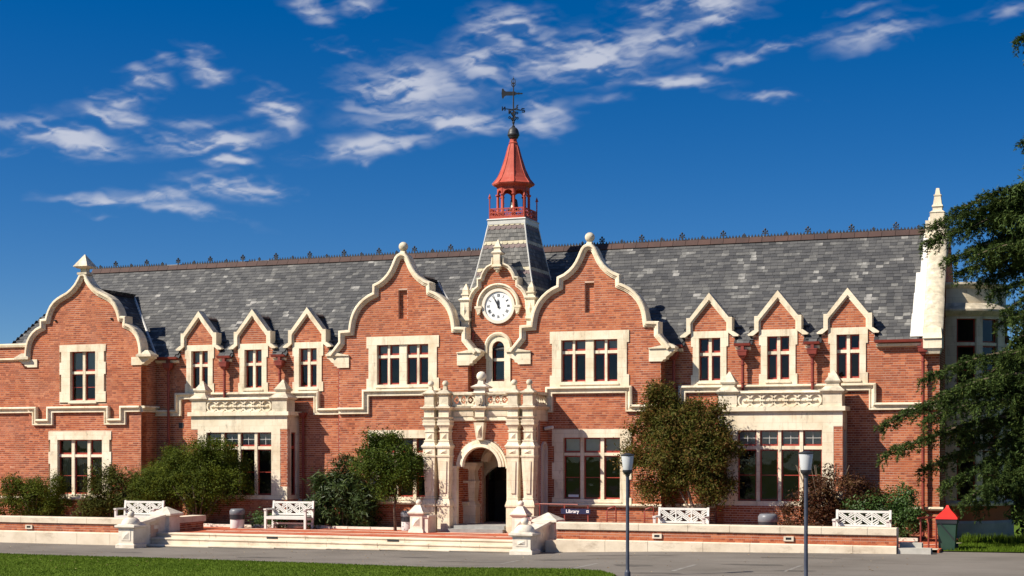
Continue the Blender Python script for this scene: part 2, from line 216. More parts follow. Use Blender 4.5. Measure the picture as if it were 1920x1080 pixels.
# ------------------------------------------------------------------ mesh helpers
class MB:
    def __init__(s): s.v = []; s.f = []
    def add(s, vs, fs):
        b = len(s.v); s.v += [tuple(p) for p in vs]; s.f += [tuple(b+i for i in q) for q in fs]; return s
    def box(s, x0, x1, y0, y1, z0, z1): return s.hexa(x0, x1, y0, y1, z0, x0, x1, y0, y1, z1)
    def hexa(s, a0, a1, b0, b1, z0, c0, c1, d0, d1, z1):
        return s.add([(a0,b0,z0),(a1,b0,z0),(a1,b1,z0),(a0,b1,z0),(c0,d0,z1),(c1,d0,z1),(c1,d1,z1),(c0,d1,z1)],
                     [(3,2,1,0),(4,5,6,7),(0,1,5,4),(1,2,6,5),(2,3,7,6),(3,0,4,7)])
    def fr(s, cx, cy, z0, z1, w0, d0, w1=None, d1=None):
        w1 = w0 if w1 is None else w1; d1 = d0 if d1 is None else d1
        return s.hexa(cx-w0/2, cx+w0/2, cy-d0/2, cy+d0/2, z0, cx-w1/2, cx+w1/2, cy-d1/2, cy+d1/2, z1)
    def prism(s, poly, y0, y1, mp=None, holes=(), back=True):
        mp = mp or (lambda a, z, y: (a, y, z)); loops = [list(poly)] + [list(h) for h in holes]
        area = lambda l: sum(l[i-1][0]*l[i][1]-l[i][0]*l[i-1][1] for i in range(len(l)))
        loops = [l if (area(l) > 0) == (i == 0) else l[::-1] for i, l in enumerate(loops)]
        flat = [p for l in loops for p in l]; n = len(flat)
        tri = tessellate_polygon([[Vector((a, z, 0)) for a, z in l] for l in loops])
        tri2 = []
        for t in tri:
            a, b, c = (flat[i] for i in t)
            tri2.append(t if (b[0]-a[0])*(c[1]-a[1])-(b[1]-a[1])*(c[0]-a[0]) > 0 else t[::-1])
        vs = [mp(a, z, y0) for a, z in flat] + [mp(a, z, y1) for a, z in flat]
        fs = [tuple(t) for t in tri2]
        if back: fs += [tuple(n+i for i in t[::-1]) for t in tri2]
        o = 0
        for l in loops:
            k = len(l)
            fs += [(o+i, n+o+i, n+o+(i+1) % k, o+(i+1) % k) for i in range(k)]; o += k
        return s.add(vs, fs)
    def sweep(s, path, prof, mp=None, closed=False):
        """path [(a,z)], prof [(n,y)]: n to the left of travel, y the depth"""
        mp = mp or (lambda a, z, y: (a, y, z)); P = [Vector(p) for p in path]; k = len(P); rings = []
        for i in range(k):
            d0 = (P[i]-P[i-1]).normalized() if (i or closed) else None
            d1 = (P[(i+1) % k]-P[i]).normalized() if (i < k-1 or closed) else None
            d0 = d0 or d1; d1 = d1 or d0
            n0 = Vector((-d0.y, d0.x)); n1 = Vector((-d1.y, d1.x)); m = (n0+n1)
            m = m/max(.35, m.length_squared/2) if m.length > 1e-6 else n0
            rings.append([mp(P[i].x+m.x*n, P[i].y+m.y*n, y) for n, y in prof])
        q = len(prof); vs = [p for r in rings for p in r]; fs = []
        for i in range(k if closed else k-1):
            j = (i+1) % k
            fs += [(i*q+a, i*q+(a+1) % q, j*q+(a+1) % q, j*q+a) for a in range(q)]
        if not closed: fs += [tuple(range(q))[::-1], tuple((k-1)*q+a for a in range(q))]
        return s.add(vs, fs)
    def lathe(s, prof, cx=0, cy=0, seg=16, z0=0, rot=0, cap=True):
        vs = []; k = len(prof)
        for r, z in prof:
            for i in range(seg):
                a = rot+2*math.pi*i/seg; vs.append((cx+r*math.cos(a), cy+r*math.sin(a), z0+z))
        fs = [(j*seg+i, j*seg+(i+1) % seg, (j+1)*seg+(i+1) % seg, (j+1)*seg+i) for j in range(k-1) for i in range(seg)]
        if cap: fs += [tuple(range(seg))[::-1], tuple((k-1)*seg+i for i in range(seg))]
        return s.add(vs, fs)
    def ball(s, cx, cy, cz, r, seg=18, n=10, sz=1):
        return s.lathe([(max(.002, r*math.sin(math.pi*i/n)), -r*sz*math.cos(math.pi*i/n)) for i in range(n+1)], cx, cy, seg, cz)
    def tube(s, pts, r, seg=8, r1=None):
        P = [Vector(p) for p in pts]; k = len(P); vs = []; up = Vector((.13, .07, 1)).normalized()
        for i in range(k):
            d = (P[min(k-1, i+1)]-P[max(0, i-1)]).normalized()
            u = d.cross(up if abs(d.dot(up)) < .95 else Vector((1, 0, 0))).normalized(); w = d.cross(u)
            rr = r if r1 is None else r+(r1-r)*i/(k-1)
            vs += [P[i]+(u*math.cos(2*math.pi*a/seg)+w*math.sin(2*math.pi*a/seg))*rr for a in range(seg)]
        fs = [(j*seg+i, (j+1)*seg+i, (j+1)*seg+(i+1) % seg, j*seg+(i+1) % seg) for j in range(k-1) for i in range(seg)]
        fs += [tuple(range(seg)), tuple((k-1)*seg+i for i in range(seg))[::-1]]
        return s.add(vs, fs)
    def bar(s, a, b, w, d, up=(0, 1, 0)):
        a = Vector(a); b = Vector(b); t = (b-a).normalized(); u = Vector(up); n = t.cross(u).normalized()*w/2; u = u*d/2
        return s.add([a-n-u, a+n-u, a+n+u, a-n+u, b-n-u, b+n-u, b+n+u, b-n+u], [(3,2,1,0),(4,5,6,7),(0,1,5,4),(1,2,6,5),(2,3,7,6),(3,0,4,7)])
    def quad(s, *p): return s.add(p, [tuple(range(len(p)))])
    def mesh(s, name):
        m = bpy.data.meshes.new(name); m.from_pydata(s.v, [], s.f); m.update(); return m
    def build(s, name, mt, parent=None, smooth=None, kind=None, label=None, loc=None):
        m = s.mesh(name); m.materials.append(MT[mt])
        if smooth:
            m.shade_smooth()
            if smooth is not True: m.set_sharp_from_angle(angle=R(smooth))
        o = bpy.data.objects.new(name, m); C.objects.link(o)
        if parent: hang(o, parent)
        if kind: o['kind'] = kind
        if label: o['label'] = label
        return o
WL = {}                                                 # where a thing's Empty stands, so that parts keep their world places
def hang(o, p):
    o.parent = p
    if p.name in WL: o.matrix_parent_inverse = Matrix.Translation(-Vector(WL[p.name]))
def thing(name, label, cat, loc=(0, 0, 0), group=None, world_parts=False):
    o = bpy.data.objects.new(name, None); C.objects.link(o); o.location = loc; o.empty_display_size = .3
    o['label'] = label; o['category'] = cat
    if group: o['group'] = group
    if world_parts: WL[o.name] = loc
    return o
def tag(o, label, cat, group=None):
    o['label'] = label; o['category'] = cat
    if group: o['group'] = group
    return o
def copy_tree(o, parent=None):
    c = o.copy(); C.objects.link(c); c.parent = parent
    for ch in o.children: copy_tree(ch, c)
    return c
def arc(cx, cz, r, a0, a1, n):
    return [(cx+r*math.cos(R(a0+(a1-a0)*i/n)), cz+r*math.sin(R(a0+(a1-a0)*i/n))) for i in range(n+1)]
def rect(a0, a1, z0, z1): return [(a0, z0), (a1, z0), (a1, z1), (a0, z1)]
def arched(cx, hw, z0, zs, n=14): return [(cx-hw, z0), (cx+hw, z0)] + arc(cx, zs, hw, 0, 180, n)
def front(y): return lambda a, z, n: (a, y-n, z)
def right(x): return lambda a, z, n: (x+n, a, z)
def left(x): return lambda a, z, n: (x-n, a, z)

# ------------------------------------------------------------------ brick and slate laying
CO, BH = .075, .058
def spans(loops, z):
    xs = []
    for l in loops:
        for i in range(len(l)):
            (a0, z0), (a1, z1) = l[i-1], l[i]
            if (z0 <= z) != (z1 <= z): xs.append(a0+(a1-a0)*(z-z0)/(z1-z0))
    xs.sort(); return list(zip(xs[::2], xs[1::2]))
def inter(A, B): return [(max(a, c), min(b, d)) for a, b in A for c, d in B if min(b, d)-max(a, c) > .03]
def lay(poly, holes=(), pick=None):
    """the bricks of a wall face: (a0, a1, z0, z1, picked)"""
    loops = [poly]+list(holes); z0 = min(p[1] for p in poly); z1 = max(p[1] for p in poly); out = []
    for k in range(int(z0/CO), int(z1/CO)+1):
        zb = max(k*CO+.006, z0+.002); zt = min(k*CO+.006+BH, z1-.002)
        if zt-zb < .02: continue
        for a, b in inter(spans(loops, zb+.001), spans(loops, zt-.001)):
            p = .2333 if k % 2 else .1167; i = math.floor(a/p)-1; o = .058 if k % 2 else 0
            while True:
                c0 = i*p+o+.005; c1 = c0+p-.010; i += 1
                if c0 > b: break
                if c1 < a: continue
                d0, d1 = max(c0, a+.003), min(c1, b-.003)
                if d1-d0 > .02: out.append((d0, d1, zb, zt, bool(pick and k % 2 and d0 == c0 and d1 == c1 and pick(d0, zb))))
    return out
_bm = None
def brick_mesh():
    global _bm
    if _bm is None:
        _bm = MB().box(-.1117, .1117, -.005, .004, 0, BH).mesh('brick'); _bm.materials.append(MT['brick'])
    return _bm
def bricks(parent, poly, holes, mp, name='brickwork', pick=None, most=300):
    v = []; f = []; n = 0
    for a0, a1, z0, z1, pk in lay(poly, holes, pick):
        if pk and n < most:
            o = bpy.data.objects.new('brick', brick_mesh()); C.objects.link(o); o.location = mp((a0+a1)/2, z0, 0); hang(o, parent); n += 1; continue
        h = .0035+random.random()*.003; b = len(v)
        v += [mp(a0, z0, 0), mp(a1, z0, 0), mp(a1, z1, 0), mp(a0, z1, 0), mp(a0, z0, h), mp(a1, z0, h), mp(a1, z1, h), mp(a0, z1, h)]
        f += [(b+4, b+5, b+6, b+7), (b, b+1, b+5, b+4), (b+1, b+2, b+6, b+5), (b+2, b+3, b+7, b+6), (b+3, b, b+4, b+7)]
    if v:
        m = MB(); m.v = v; m.f = f; m.build(name, 'brick', parent, kind='stuff')
def wall(name, parent, poly, holes, y, thick=.34, pick=None, label=None):
    w = MB().prism(poly, y, y+thick, holes=holes).build(name, 'mortar', parent, label=label)
    bricks(w, poly, holes, front(y), pick=pick); return w
def side_wall(name, parent, poly, x, thick=.3, holes=()):
    w = MB().prism(poly, 0, thick, mp=lambda a, z, n: (x-n, a, z), holes=holes).build(name, 'mortar', parent)
    bricks(w, poly, holes, right(x)); return w
def slates(parent, O, U, Wd, span_of, rows, gauge=.158, width=.235, mt='slate', name='slating', pick=None, most=300, skip=None):
    O = Vector(O); U = Vector(U).normalized(); Wd = Vector(Wd).normalized(); Nn = U.cross(Wd).normalized(); v = []; f = []; n = 0
    me = None
    for r in range(rows):
        w = r*gauge; u0, u1 = span_of(w); u = u0-(width*.5 if r % 2 else 0)
        while u < u1:
            wd = width*random.choice((.8, 1, 1, 1, 1.15)); a = max(u0, u+.003); b = min(u1, u+wd-.003); u += wd
            if b-a < .05 or (skip and skip(a, b, w)): continue
            lift = .014+random.random()*.008; tw = random.uniform(-.004, .004); ln = gauge*1.25
            if pick and n < most and abs(wd-width) < 1e-6 and b-a > width*.95 and pick(a, r):
                if me is None:
                    me = MB().add([(0,0,0),(width-.006,0,0),(width-.006,0,.018),(0,0,.018),(0,ln,.002),(width-.006,ln,.002)], [(3,2,5,4),(0,1,2,3),(1,5,2),(0,3,4)]).mesh('slate')
                    me.materials.append(MT[mt])
                o = bpy.data.objects.new('slate', me); C.objects.link(o); hang(o, parent); n += 1
                p = O+U*a+Wd*w
                o.matrix_basis = Matrix(((U.x, Wd.x, Nn.x, p.x), (U.y, Wd.y, Nn.y, p.y), (U.z, Wd.z, Nn.z, p.z), (0, 0, 0, 1)))
                continue
            k = len(v); jj = random.uniform(-.006, .006)
            q = lambda uu, ww, nn: tuple(O+U*uu+Wd*ww+Nn*nn)
            v += [q(a, w+jj, 0), q(b, w+jj, 0), q(b, w+jj, lift+tw), q(a, w+jj, lift-tw), q(a, w+ln, .002), q(b, w+ln, .002)]
            f += [(k+3, k+2, k+5, k+4), (k, k+1, k+2, k+3), (k+1, k+5, k+2), (k, k+3, k+4)]
    m = MB(); m.v = v; m.f = f; return m.build(name, mt, parent, kind='stuff')

_gz = [(-400, .03), (-9.5, .03), (3.3, .13), (7.6, .26), (14, .34), (40, .42), (400, .42)]
def GZ(s):                                              # the road rises gently along the front
    for (a, b), (c, d) in zip(_gz, _gz[1:]):
        if a <= s <= c: return b+(d-b)*(s-a)/(c-a)
    return .42
TZ = .45                                                # terrace level

# ------------------------------------------------------------------ ground, road, terrace
def sheet(name, pts, mt, kind='structure'):
    o = MB().quad(*pts).build(name, mt); o['kind'] = kind; return o
sheet('ground', [(-600, -400, -.25), (600, -400, -.25), (600, 600, -.25), (-600, 600, -.25)], 'grass')
def road():
    m = MB(); n = 160
    for i in range(n):
        a = -60+120*i/n; b = -60+120*(i+1)/n; m.quad((a, -60, GZ(a)), (b, -60, GZ(b)), (b, -4.6, GZ(b)), (a, -4.6, GZ(a)))
    m.build('road', 'asphalt')['kind'] = 'structure'
    for x0, y0, x1, y1, w in ((7.12,-13.9,7.17,-11.6,.06), (9.78,-13.9,9.78,-11.6,.06), (4.5,-11.6,4.5,-10.2,.05), (12.4,-13.6,12.4,-11.4,.05), (1.9,-10.6,4.6,-10.9,.05)):
        d = Vector((x1-x0, y1-y0)).normalized()*w; z = lambda x: GZ(x)+.004
        o = MB().quad((x0+d.y, y0-d.x, z(x0)), (x1+d.y, y1-d.x, z(x1)), (x1-d.y, y1+d.x, z(x1)), (x0-d.y, y0+d.x, z(x0))).build('road_marking', 'road_line'); o['kind'] = 'structure'
    for x, y, l, w in ((-8.5,-9.6,1.6,.16), (-3.2,-10.6,2.2,.2), (1.0,-9.4,1.1,.14), (5.6,-10.1,1.9,.22), (8.3,-12.2,1.3,.3), (9.6,-14.6,1.5,.2), (11.2,-11.4,1.8,.2), (12.6,-13.2,1.2,.18), (7.2,-8.2,3.2,.12), (11.8,-8.6,2.6,.1)):
        rp = random.Random(int(x*10)); pts = [(x+l*.5*math.cos(R(a))*rp.uniform(.6, 1), y+w*1.5*math.sin(R(a))*rp.uniform(.6, 1)) for a in range(0, 360, 24)]
        MB().quad(*[(p, q, GZ(p)+.004) for p, q in pts]).build('tar_patch', 'tar')['kind'] = 'structure'
    edge = [(-60,-9.6),(-24,-11.0),(-12.6,-11.55),(-6.25,-11.9),(-.6,-12.65),(4.4,-13.45),(7.2,-14.0),(8.2,-14.5),(8.9,-15.6),(9.2,-18),(9.3,-45),(-60,-45)]
    g = MB(); rr = random.Random(3)
    def edge_y(x):
        for (x0, y0), (x1, y1) in zip(edge, edge[1:]):
            if x0 <= x <= x1: return y0+(y1-y0)*(x-x0)/(x1-x0)
        return -20
    xs = [-60+1.0*i for i in range(60)]+[.2*i for i in range(45)]+[8.9, 9.1, 9.2]; m = MB()
    for p, q in zip(xs, xs[1:]):
        m.quad((p, -45, GZ(p)+.03), (q, -45, GZ(q)+.03), (q, edge_y(q), GZ(q)+.03), (p, edge_y(p), GZ(p)+.03)); m.quad((p, edge_y(p), GZ(p)-.02), (p, edge_y(p), GZ(p)+.03), (q, edge_y(q), GZ(q)+.03), (q, edge_y(q), GZ(q)-.02))
    m.build('lawn', 'grass')['kind'] = 'structure'
    for i in range(110000):
        x = rr.uniform(-16, 9.0); ey = edge_y(x); y = ey-.01-rr.random()**1.2*9.0
        h = rr.uniform(.022, .05); a = rr.uniform(0, 6.28); w = .010; dx, dy = rr.uniform(-.03, .03), rr.uniform(-.03, .03); z = GZ(x)+.028
        g.add([(x-w*math.cos(a), y-w*math.sin(a), z), (x+w*math.cos(a), y+w*math.sin(a), z), (x+dx, y+dy, z+h)], [(0, 1, 2)])
    tag(g.build('lawn_grass', 'blade', kind='stuff'), 'short mown green lawn grass along the near road edge', 'grass')
    # grass strip by the cedar on the far side of the road
    lz = lambda x: GZ(x)+.03
    o = MB().quad((15.2, -5.2, lz(15)), (40, -4.2, lz(40)), (40, 8, lz(40)), (15.2, 2.0, lz(15))).build('verge', 'grass'); o['kind'] = 'structure'
    g = MB()
    for i in range(16000):
        x = rr.uniform(15.3, 20); y = rr.uniform(-5.1, 0); h = rr.uniform(.04, .1)
        if y > -1.6 and rr.random() < .6: h *= 3.2
        a = rr.uniform(0, 6.28); w = .014; z = lz(x)-.002
        g.add([(x-w*math.cos(a), y-w*math.sin(a), z), (x+w*math.cos(a), y+w*math.sin(a), z), (x+rr.uniform(-.05, .05), y+rr.uniform(-.05, .05), z+h)], [(0, 1, 2)])
    tag(g.build('verge_grass', 'blade', kind='stuff'), 'ragged bright green grass under the dark cedar', 'grass')
road()
def terrace():
    t = MB().box(-27, 14.1, -5.8, .2, -.3, TZ).build('terrace_paving', 'paver_red'); t['kind'] = 'structure'
    MB().box(14.2, 15.15, -5.75, -.0, -.3, TZ-.02).build('terrace_landing', 'paver_red')['kind'] = 'structure'
    for a, b in ((-27, -9.7), (4.3, 14.1)): MB().box(a, b, -6.05, -5.8, -.3, TZ).build('terrace_margin', 'paver_red')['kind'] = 'structure'
    z = TZ+.004
    for x in [-8.6+2.45*i for i in range(10)]:
        MB().quad((x-.06, -5.75, z), (x+.06, -5.75, z), (x+2.06, -2.6, z), (x+1.94, -2.6, z)).build('pale_paving_band', 'paver_pale', t)
    for y in (-4.3, -2.75):
        MB().box(-9.0, 14, y-.06, y+.06, TZ, TZ+.006).build('pale_paving_band', 'paver_pale', t)
    for a, b, v in ((-26, -13.6, -1.75), (-13.6, -7.6, -1.9), (-7.6, -2.4, -1.55), (2.5, 14.2, -2.1)):
        bed = MB().box(a, b, v, -.1, TZ-.05, TZ+.04).build('planting_bed', 'soil'); bed['kind'] = 'structure'
        n = max(1, int((b-a)/.85))
        for i in range(n):
            c = a+(b-a)*i/n
            MB().box(c+.012, c+(b-a)/n-.012, v-.14, v, TZ, TZ+random.uniform(.075, .11)).build('edging_stone', 'pale_stone', bed)
terrace()

# ------------------------------------------------------------------ the building
B = thing('library_building', 'red brick library with cream shaped gables, grey slate roof and red belfry', 'building', (0, 0, TZ), world_parts=True)
GC = 3.40                                               # centre of the two middle gables
GY, LY, CY = -.65, -1.0, -.2                            # planes: middle gables, end gable, clock bay
LG = -16.33                                             # centre of the end gable
BC = 9.78                                               # centre of the bay windows
DL = (-11.95, -9.69, -7.44); DR = (7.32, 9.57, 11.79)   # dormers

def window(cx, lights, z0, z1, y, zt, sur, ears=.08, bands=(), sill=True, rail=True, blind=0, curtain=False, label=None, lead=False, name='window', mp=None, parent=None):
    """lights: [(a,b)] offsets from cx; sur = (half width, z bottom, z top); zt = transom height"""
    parent = parent or B
    hw, sb, st = sur; o0 = cx+lights[0][0]; o1 = cx+lights[-1][1]; e = ears; P = []
    zs = [sb]; on = []
    prof = []                                          # right side going up
    cuts = sorted({sb, st} | {z for b in bands for z in b})
    for k in range(len(cuts)-1):
        m = (cuts[k]+cuts[k+1])/2; w = hw if any(b[0] <= m <= b[1] for b in bands) else hw-e
        prof += [(w, cuts[k]), (w, cuts[k+1])]
    poly = [(cx+w, z) for w, z in prof] + [(cx-w, z) for w, z in prof[::-1]]
    s = MB().prism(poly, y-.035, y+.24, holes=[rect(o0, o1, z0, z1)]).build(name, 'stone', parent, label=label)
    if sill: MB().add([(o0-.06, y-.07, z0-.11), (o1+.06, y-.07, z0-.11), (o1+.06, y-.07, z0-.07), (o0-.06, y-.07, z0-.07), (o0-.0, y+.12, z0+.012), (o1+.0, y+.12, z0+.012), (o0, y+.12, z0-.11), (o1, y+.12, z0-.11)],
                     [(0,1,2,3),(3,2,5,4),(0,3,4,6),(1,7,5,2),(0,6,7,1)]).build('sill', 'stone', s)
    cuts = []
    for k in range(len(lights)-1):
        a, b = cx+lights[k][1], cx+lights[k+1][0]; d = .02 if b-a > .2 else .06
        MB().prism([(a, z0), (b, z0), (b, z1), (a, z1)], y+d, y+.23).build('mullion', 'stone', s)
    for a, b in lights:
        a += cx; b += cx
        if zt: MB().box(a, b, y+.07, y+.22, zt-.05, zt+.05).build('transom', 'stone', s)
        for q0, q1 in (((z0, zt-.05), (zt+.05, z1)) if zt else ((z0, z1),)):
            fw = .042; low = zt and q1 < zt
            hs = [rect(a+fw, b-fw, q0+fw*1.5, q1-fw)]
            sa = MB().prism(rect(a, b, q0, q1), y+.12, y+.17, holes=hs).build('sash', 'sash_paint', s)
            if low and rail: MB().box(a+fw, b-fw, y+.125, y+.165, (q0+q1)/2-.012, (q0+q1)/2+.012).build('meeting_rail', 'sash_paint', s)
            if lead and not low:
                m = MB().box(a+fw, b-fw, y+.135, y+.155, (q0+q1)/2-.008, (q0+q1)/2+.008); m.box((a+b)/2-.008, (a+b)/2+.008, y+.137, y+.157, q0+fw, q1-fw); m.build('glazing_bar', 'sash_paint', s)
            MB().quad((a+fw*.5, y+.15, q0+fw*.5), (b-fw*.5, y+.15, q0+fw*.5), (b-fw*.5, y+.15, q1-fw*.5), (a+fw*.5, y+.15, q1-fw*.5)).build('pane', 'glass', s)
            if blind and (not low or blind > 1):
                MB().box(a, b, y+.185, y+.195, q0 if blind < 2 else (q0+q1)/2, q1).build('blind', 'blind', s)
            if curtain and low:
                n = 14; pts = [(a+(b-a)*.55*i/n, y+.34+.025*math.sin(i*2.4)) for i in range(n+1)]
                m = MB()
                for (xa, ya), (xb, yb) in zip(pts, pts[1:]): m.quad((xa, ya, q0), (xb, yb, q0), (xb, yb, q1), (xa, ya, q1))
                m.build('curtain', 'curtain', s)
    return s
STRING = [(0, .02), (0, -.15), (-.05, -.17), (-.075, -.165), (-.09, -.09), (-.17, -.065), (-.185, -.10), (-.225, -.10), (-.24, .02)]
def string(path, y, parent=None, mp=None, prof=STRING, name='string_course'):
    mp = mp or (lambda a, z, d: (a, y+d, z)); return MB().sweep(path, prof, mp).build(name, 'stone', parent or B)
PLINTH = [(0, .02), (0, -.11), (-.05, -.13), (-.10, -.10), (-.12, -.02), (-.12, .02)]
def lights3(h, g=.12):                                  # three equal lights across 2h
    w = (2*h-2*g)/3; return [(-h+i*(w+g), -h+i*(w+g)+w) for i in range(3)]

# --- end gable on the left and the wing beyond it
LPROF = [(0,9.77),(.10,9.76),(.17,9.68),(.24,9.55),(.36,9.38),(.52,9.22),(.72,9.08),(.95,8.98),(1.15,8.88),(1.32,8.76),(1.46,8.61),(1.56,8.44),(1.63,8.28),(1.68,8.12),(1.92,8.11),(1.92,7.84),
         (2.1,7.77),(2.28,7.64),(2.42,7.48),(2.52,7.30),(2.58,7.10),(2.61,6.92),(2.62,6.70)]
CPROF = [(0,10.0),(.08,9.99),(.17,9.95),(.25,9.86),(.31,9.74),(.38,9.58),(.46,9.43),(.56,9.29),(.69,9.16),(.86,9.04),(1.1,8.94),(1.11,8.66),
         (1.28,8.59),(1.46,8.48),(1.63,8.34),(1.77,8.18),(1.88,8.0),(1.96,7.8),(2.01,7.6),(2.04,7.38),(2.43,7.36),(2.43,6.96),(2.62,6.74),(2.80,6.53)]
def inset(half, d):
    full = [(-x, z) for x, z in half[::-1]]+[(x, z) for x, z in half[1:]]
    P = [Vector(p) for p in full]; out = []
    for i in range(len(P)):
        d0 = (P[i]-P[i-1]).normalized() if i else (P[1]-P[0]).normalized()
        d1 = (P[i+1]-P[i]).normalized() if i < len(P)-1 else d0
        m = Vector((-d0.y-d1.y, d0.x+d1.x)); m = m/max(.5, m.length_squared/2); out.append((P[i].x-m.x*d, P[i].y-m.y*d))
    return full, out
COPE = [(0, .30), (-.0, -.13), (-.03, -.16), (-.09, -.16), (-.10, -.115), (-.15, -.10), (-.165, -.06), (-.20, -.055), (-.20, .30)]
def gable(cx, half, y, hw, zb, holes, label, mt='coping_stone', cmt='stone'):
    full, inn = inset(half, .12)
    inn = [(max(-hw, min(hw, x)), z) for x, z in inn]
    poly = [(cx-hw, zb), (cx+hw, zb)] + [(cx+x, z) for x, z in inn[::-1]]
    g = wall('gable', B, poly, holes, y, label=label)
    MB().sweep([(cx+x, z) for x, z in full], COPE, lambda a, z, d: (a, y+d, z)).build('coping', cmt, g)
    return g
def kneeler(cx, x0, x1, z0, z1, y, sgn, parent):
    """moulded corner stone under the foot of a coping; x0 inner, x1 outer"""
    h = z1-z0; w = x1-x0
    p = [(x0, z0), (x0+w*.52, z0), (x0+w*.55, z0+h*.12), (x0+w*.66, z0+h*.18), (x0+w*.68, z0+h*.35), (x0+w*.80, z0+h*.5), (x0+w*.9, z0+h*.72), (x1, z0+h*.8), (x1, z1), (x0, z1)]
    MB().prism([(cx+sgn*a, z) for a, z in p], y-.05, y+.34).build('kneeler_stone', 'stone', parent)
gl = gable(LG, LPROF, LY, 2.5, TZ, [rect(LG-1.1, LG+.98, 4.9, 7.1), rect(LG-1.6, LG+1.22, 1.3, 3.86)], 'end gable with ogee coping and pyramid finial')
for s_ in (-1, 1):
    kneeler(LG, 2.1, 2.95, 6.30, 6.60, LY, s_, gl)
    m = MB(); m.fr(LG+s_*2.72, LY+.05, 6.60, 6.68, .64, .5); m.fr(LG+s_*2.72, LY+.05, 6.68, 6.84, .6, .46, .2, .2); m.build('kneeler_cap', 'coping_stone', gl)
m = MB(); m.fr(LG, LY+.05, 9.72, 9.80, .42, .42); m.fr(LG, LY+.05, 9.80, 9.95, .24, .24); m.fr(LG, LY+.05, 9.95, 10.02, .40, .40, .64, .64); m.fr(LG, LY+.05, 10.02, 10.48, .64, .64, .03, .03)
m.build('pyramid_finial', 'coping_stone', gl)
for x in (LG-1.28, LG+1.22): MB().lathe([(.05, 0), (.06, .03), (.03, .05)], x, LY-.02, 8, 8.02).build('tie_boss', 'iron', gl)
window(LG-.06, [(-.56, -.05), (.06, .57)], 5.02, 6.85, LY, 6.06, (1.03, 4.95, 7.1), bands=((4.95, 5.35), (6.0, 6.45), (6.85, 7.1)), blind=1)
window(LG-.19, lights3(1.0, .13), 1.5, 3.55, LY, 2.95, (1.4, 1.38, 3.86), bands=((1.38, 1.75), (2.65, 3.1), (3.55, 3.86)), curtain=True)
side_wall('gable_return', B, rect(LY+.012, .0, TZ, 6.62), LG+2.5)
string([(LG-2.5, 4.80), (-18.4, 4.80), (-18.4, 4.33), (-17.93, 4.33), (-17.93, 4.80), (-15.17, 4.80), (-15.17, 4.33), (-14.68, 4.33), (-14.68, 4.80), (LG+2.5, 4.80)], LY, gl)
string([(LY-.02, 4.80), (-.02, 4.80)], 0, gl, lambda a, z, d: (LG+2.5-d, a, z))
string([(LG-2.5, 1.40), (LG+2.5, 1.40)], LY, gl, prof=PLINTH, name='plinth_moulding')
string([(LY, 1.40), (0, 1.40)], 0, gl, lambda a, z, d: (LG+2.5-d, a, z), prof=PLINTH, name='plinth_moulding')
wg = wall('wing_wall', B, rect(-27, LG-2.5, TZ, 7.08), [], LY+.07)
string([(-27, 4.80), (LG-2.5, 4.80)], LY+.07, wg); string([(-27, 1.40), (LG-2.5, 1.40)], LY+.07, wg, prof=PLINTH, name='plinth_moulding')
string([(-27, 7.22), (LG-2.45, 7.22)], LY+.07, wg, prof=[(0, .3), (0, -.08), (-.05, -.1), (-.13, -.08), (-.15, -.02), (-.15, .3)], name='parapet_coping')
string([(-27, 6.68), (LG-2.45, 6.68)], LY+.07, wg, prof=[(0, .02), (-.02, -.08), (-.07, -.09), (-.12, -.03), (-.15, .02)])

# --- main wall between the gables, right and left
def notched(a, b, ds):
    top = [(b, 6.58)]
    for c in reversed(ds): top += [(c+.55, 6.58), (c+.55, 5.22), (c-.55, 5.22), (c-.55, 6.58)]
    return [(a, TZ), (b, TZ)] + top + [(a, 6.58)]
wl = wall('front_wall', B, notched(LG+2.5, -GC-2.45, DL), [rect(-BC-1.6, -BC+1.6, TZ+.1, 4.3)], 0)
wr = wall('front_wall', B, notched(GC+2.45, 14.6, DR), [rect(BC-1.6, BC+1.6, TZ+.1, 4.3)], 0, pick=lambda a, z: (a > 12.6 and 2.2 < z < 4.5) or (a > 12.9 and 4.8 < z < 6.4))
string([(LG+2.5, 4.66), (-12.95, 4.66), (-12.95, 5.28), (-6.95, 5.28), (-6.95, 4.66), (-GC-2.45, 4.66)], 0, wl)
string([(GC+2.45, 4.66), (6.30, 4.66), (6.30, 5.28), (12.68, 5.28), (12.68, 4.66), (14.68, 4.66)], 0, wr)
for a, b, w_ in ((LG+2.5, -BC-1.98, wl), (-BC+1.98, -GC-2.45, wl), (GC+2.45, BC-1.98, wr), (BC+1.98, 14.72, wr)):
    string([(a, 1.40), (b, 1.40)], 0, w_, prof=PLINTH, name='plinth_moulding')
side_wall('end_wall', B, [(0.012, GZ(14)), (6.8, GZ(14)), (6.8, 6.6), (3.4, 10.3), (0.012, 6.6)], 14.6)
string([(-.02, 4.66), (1.0, 4.66)], 0, wr, lambda a, z, d: (14.6-d, a, z))
for x, z in ((-12.75, 4.08), (7.0, 4.08)):
    MB().box(x-.1, x+.1, -.014, .0, z-.1, z+.1).build('air_vent', 'iron', wl if x < 0 else wr)

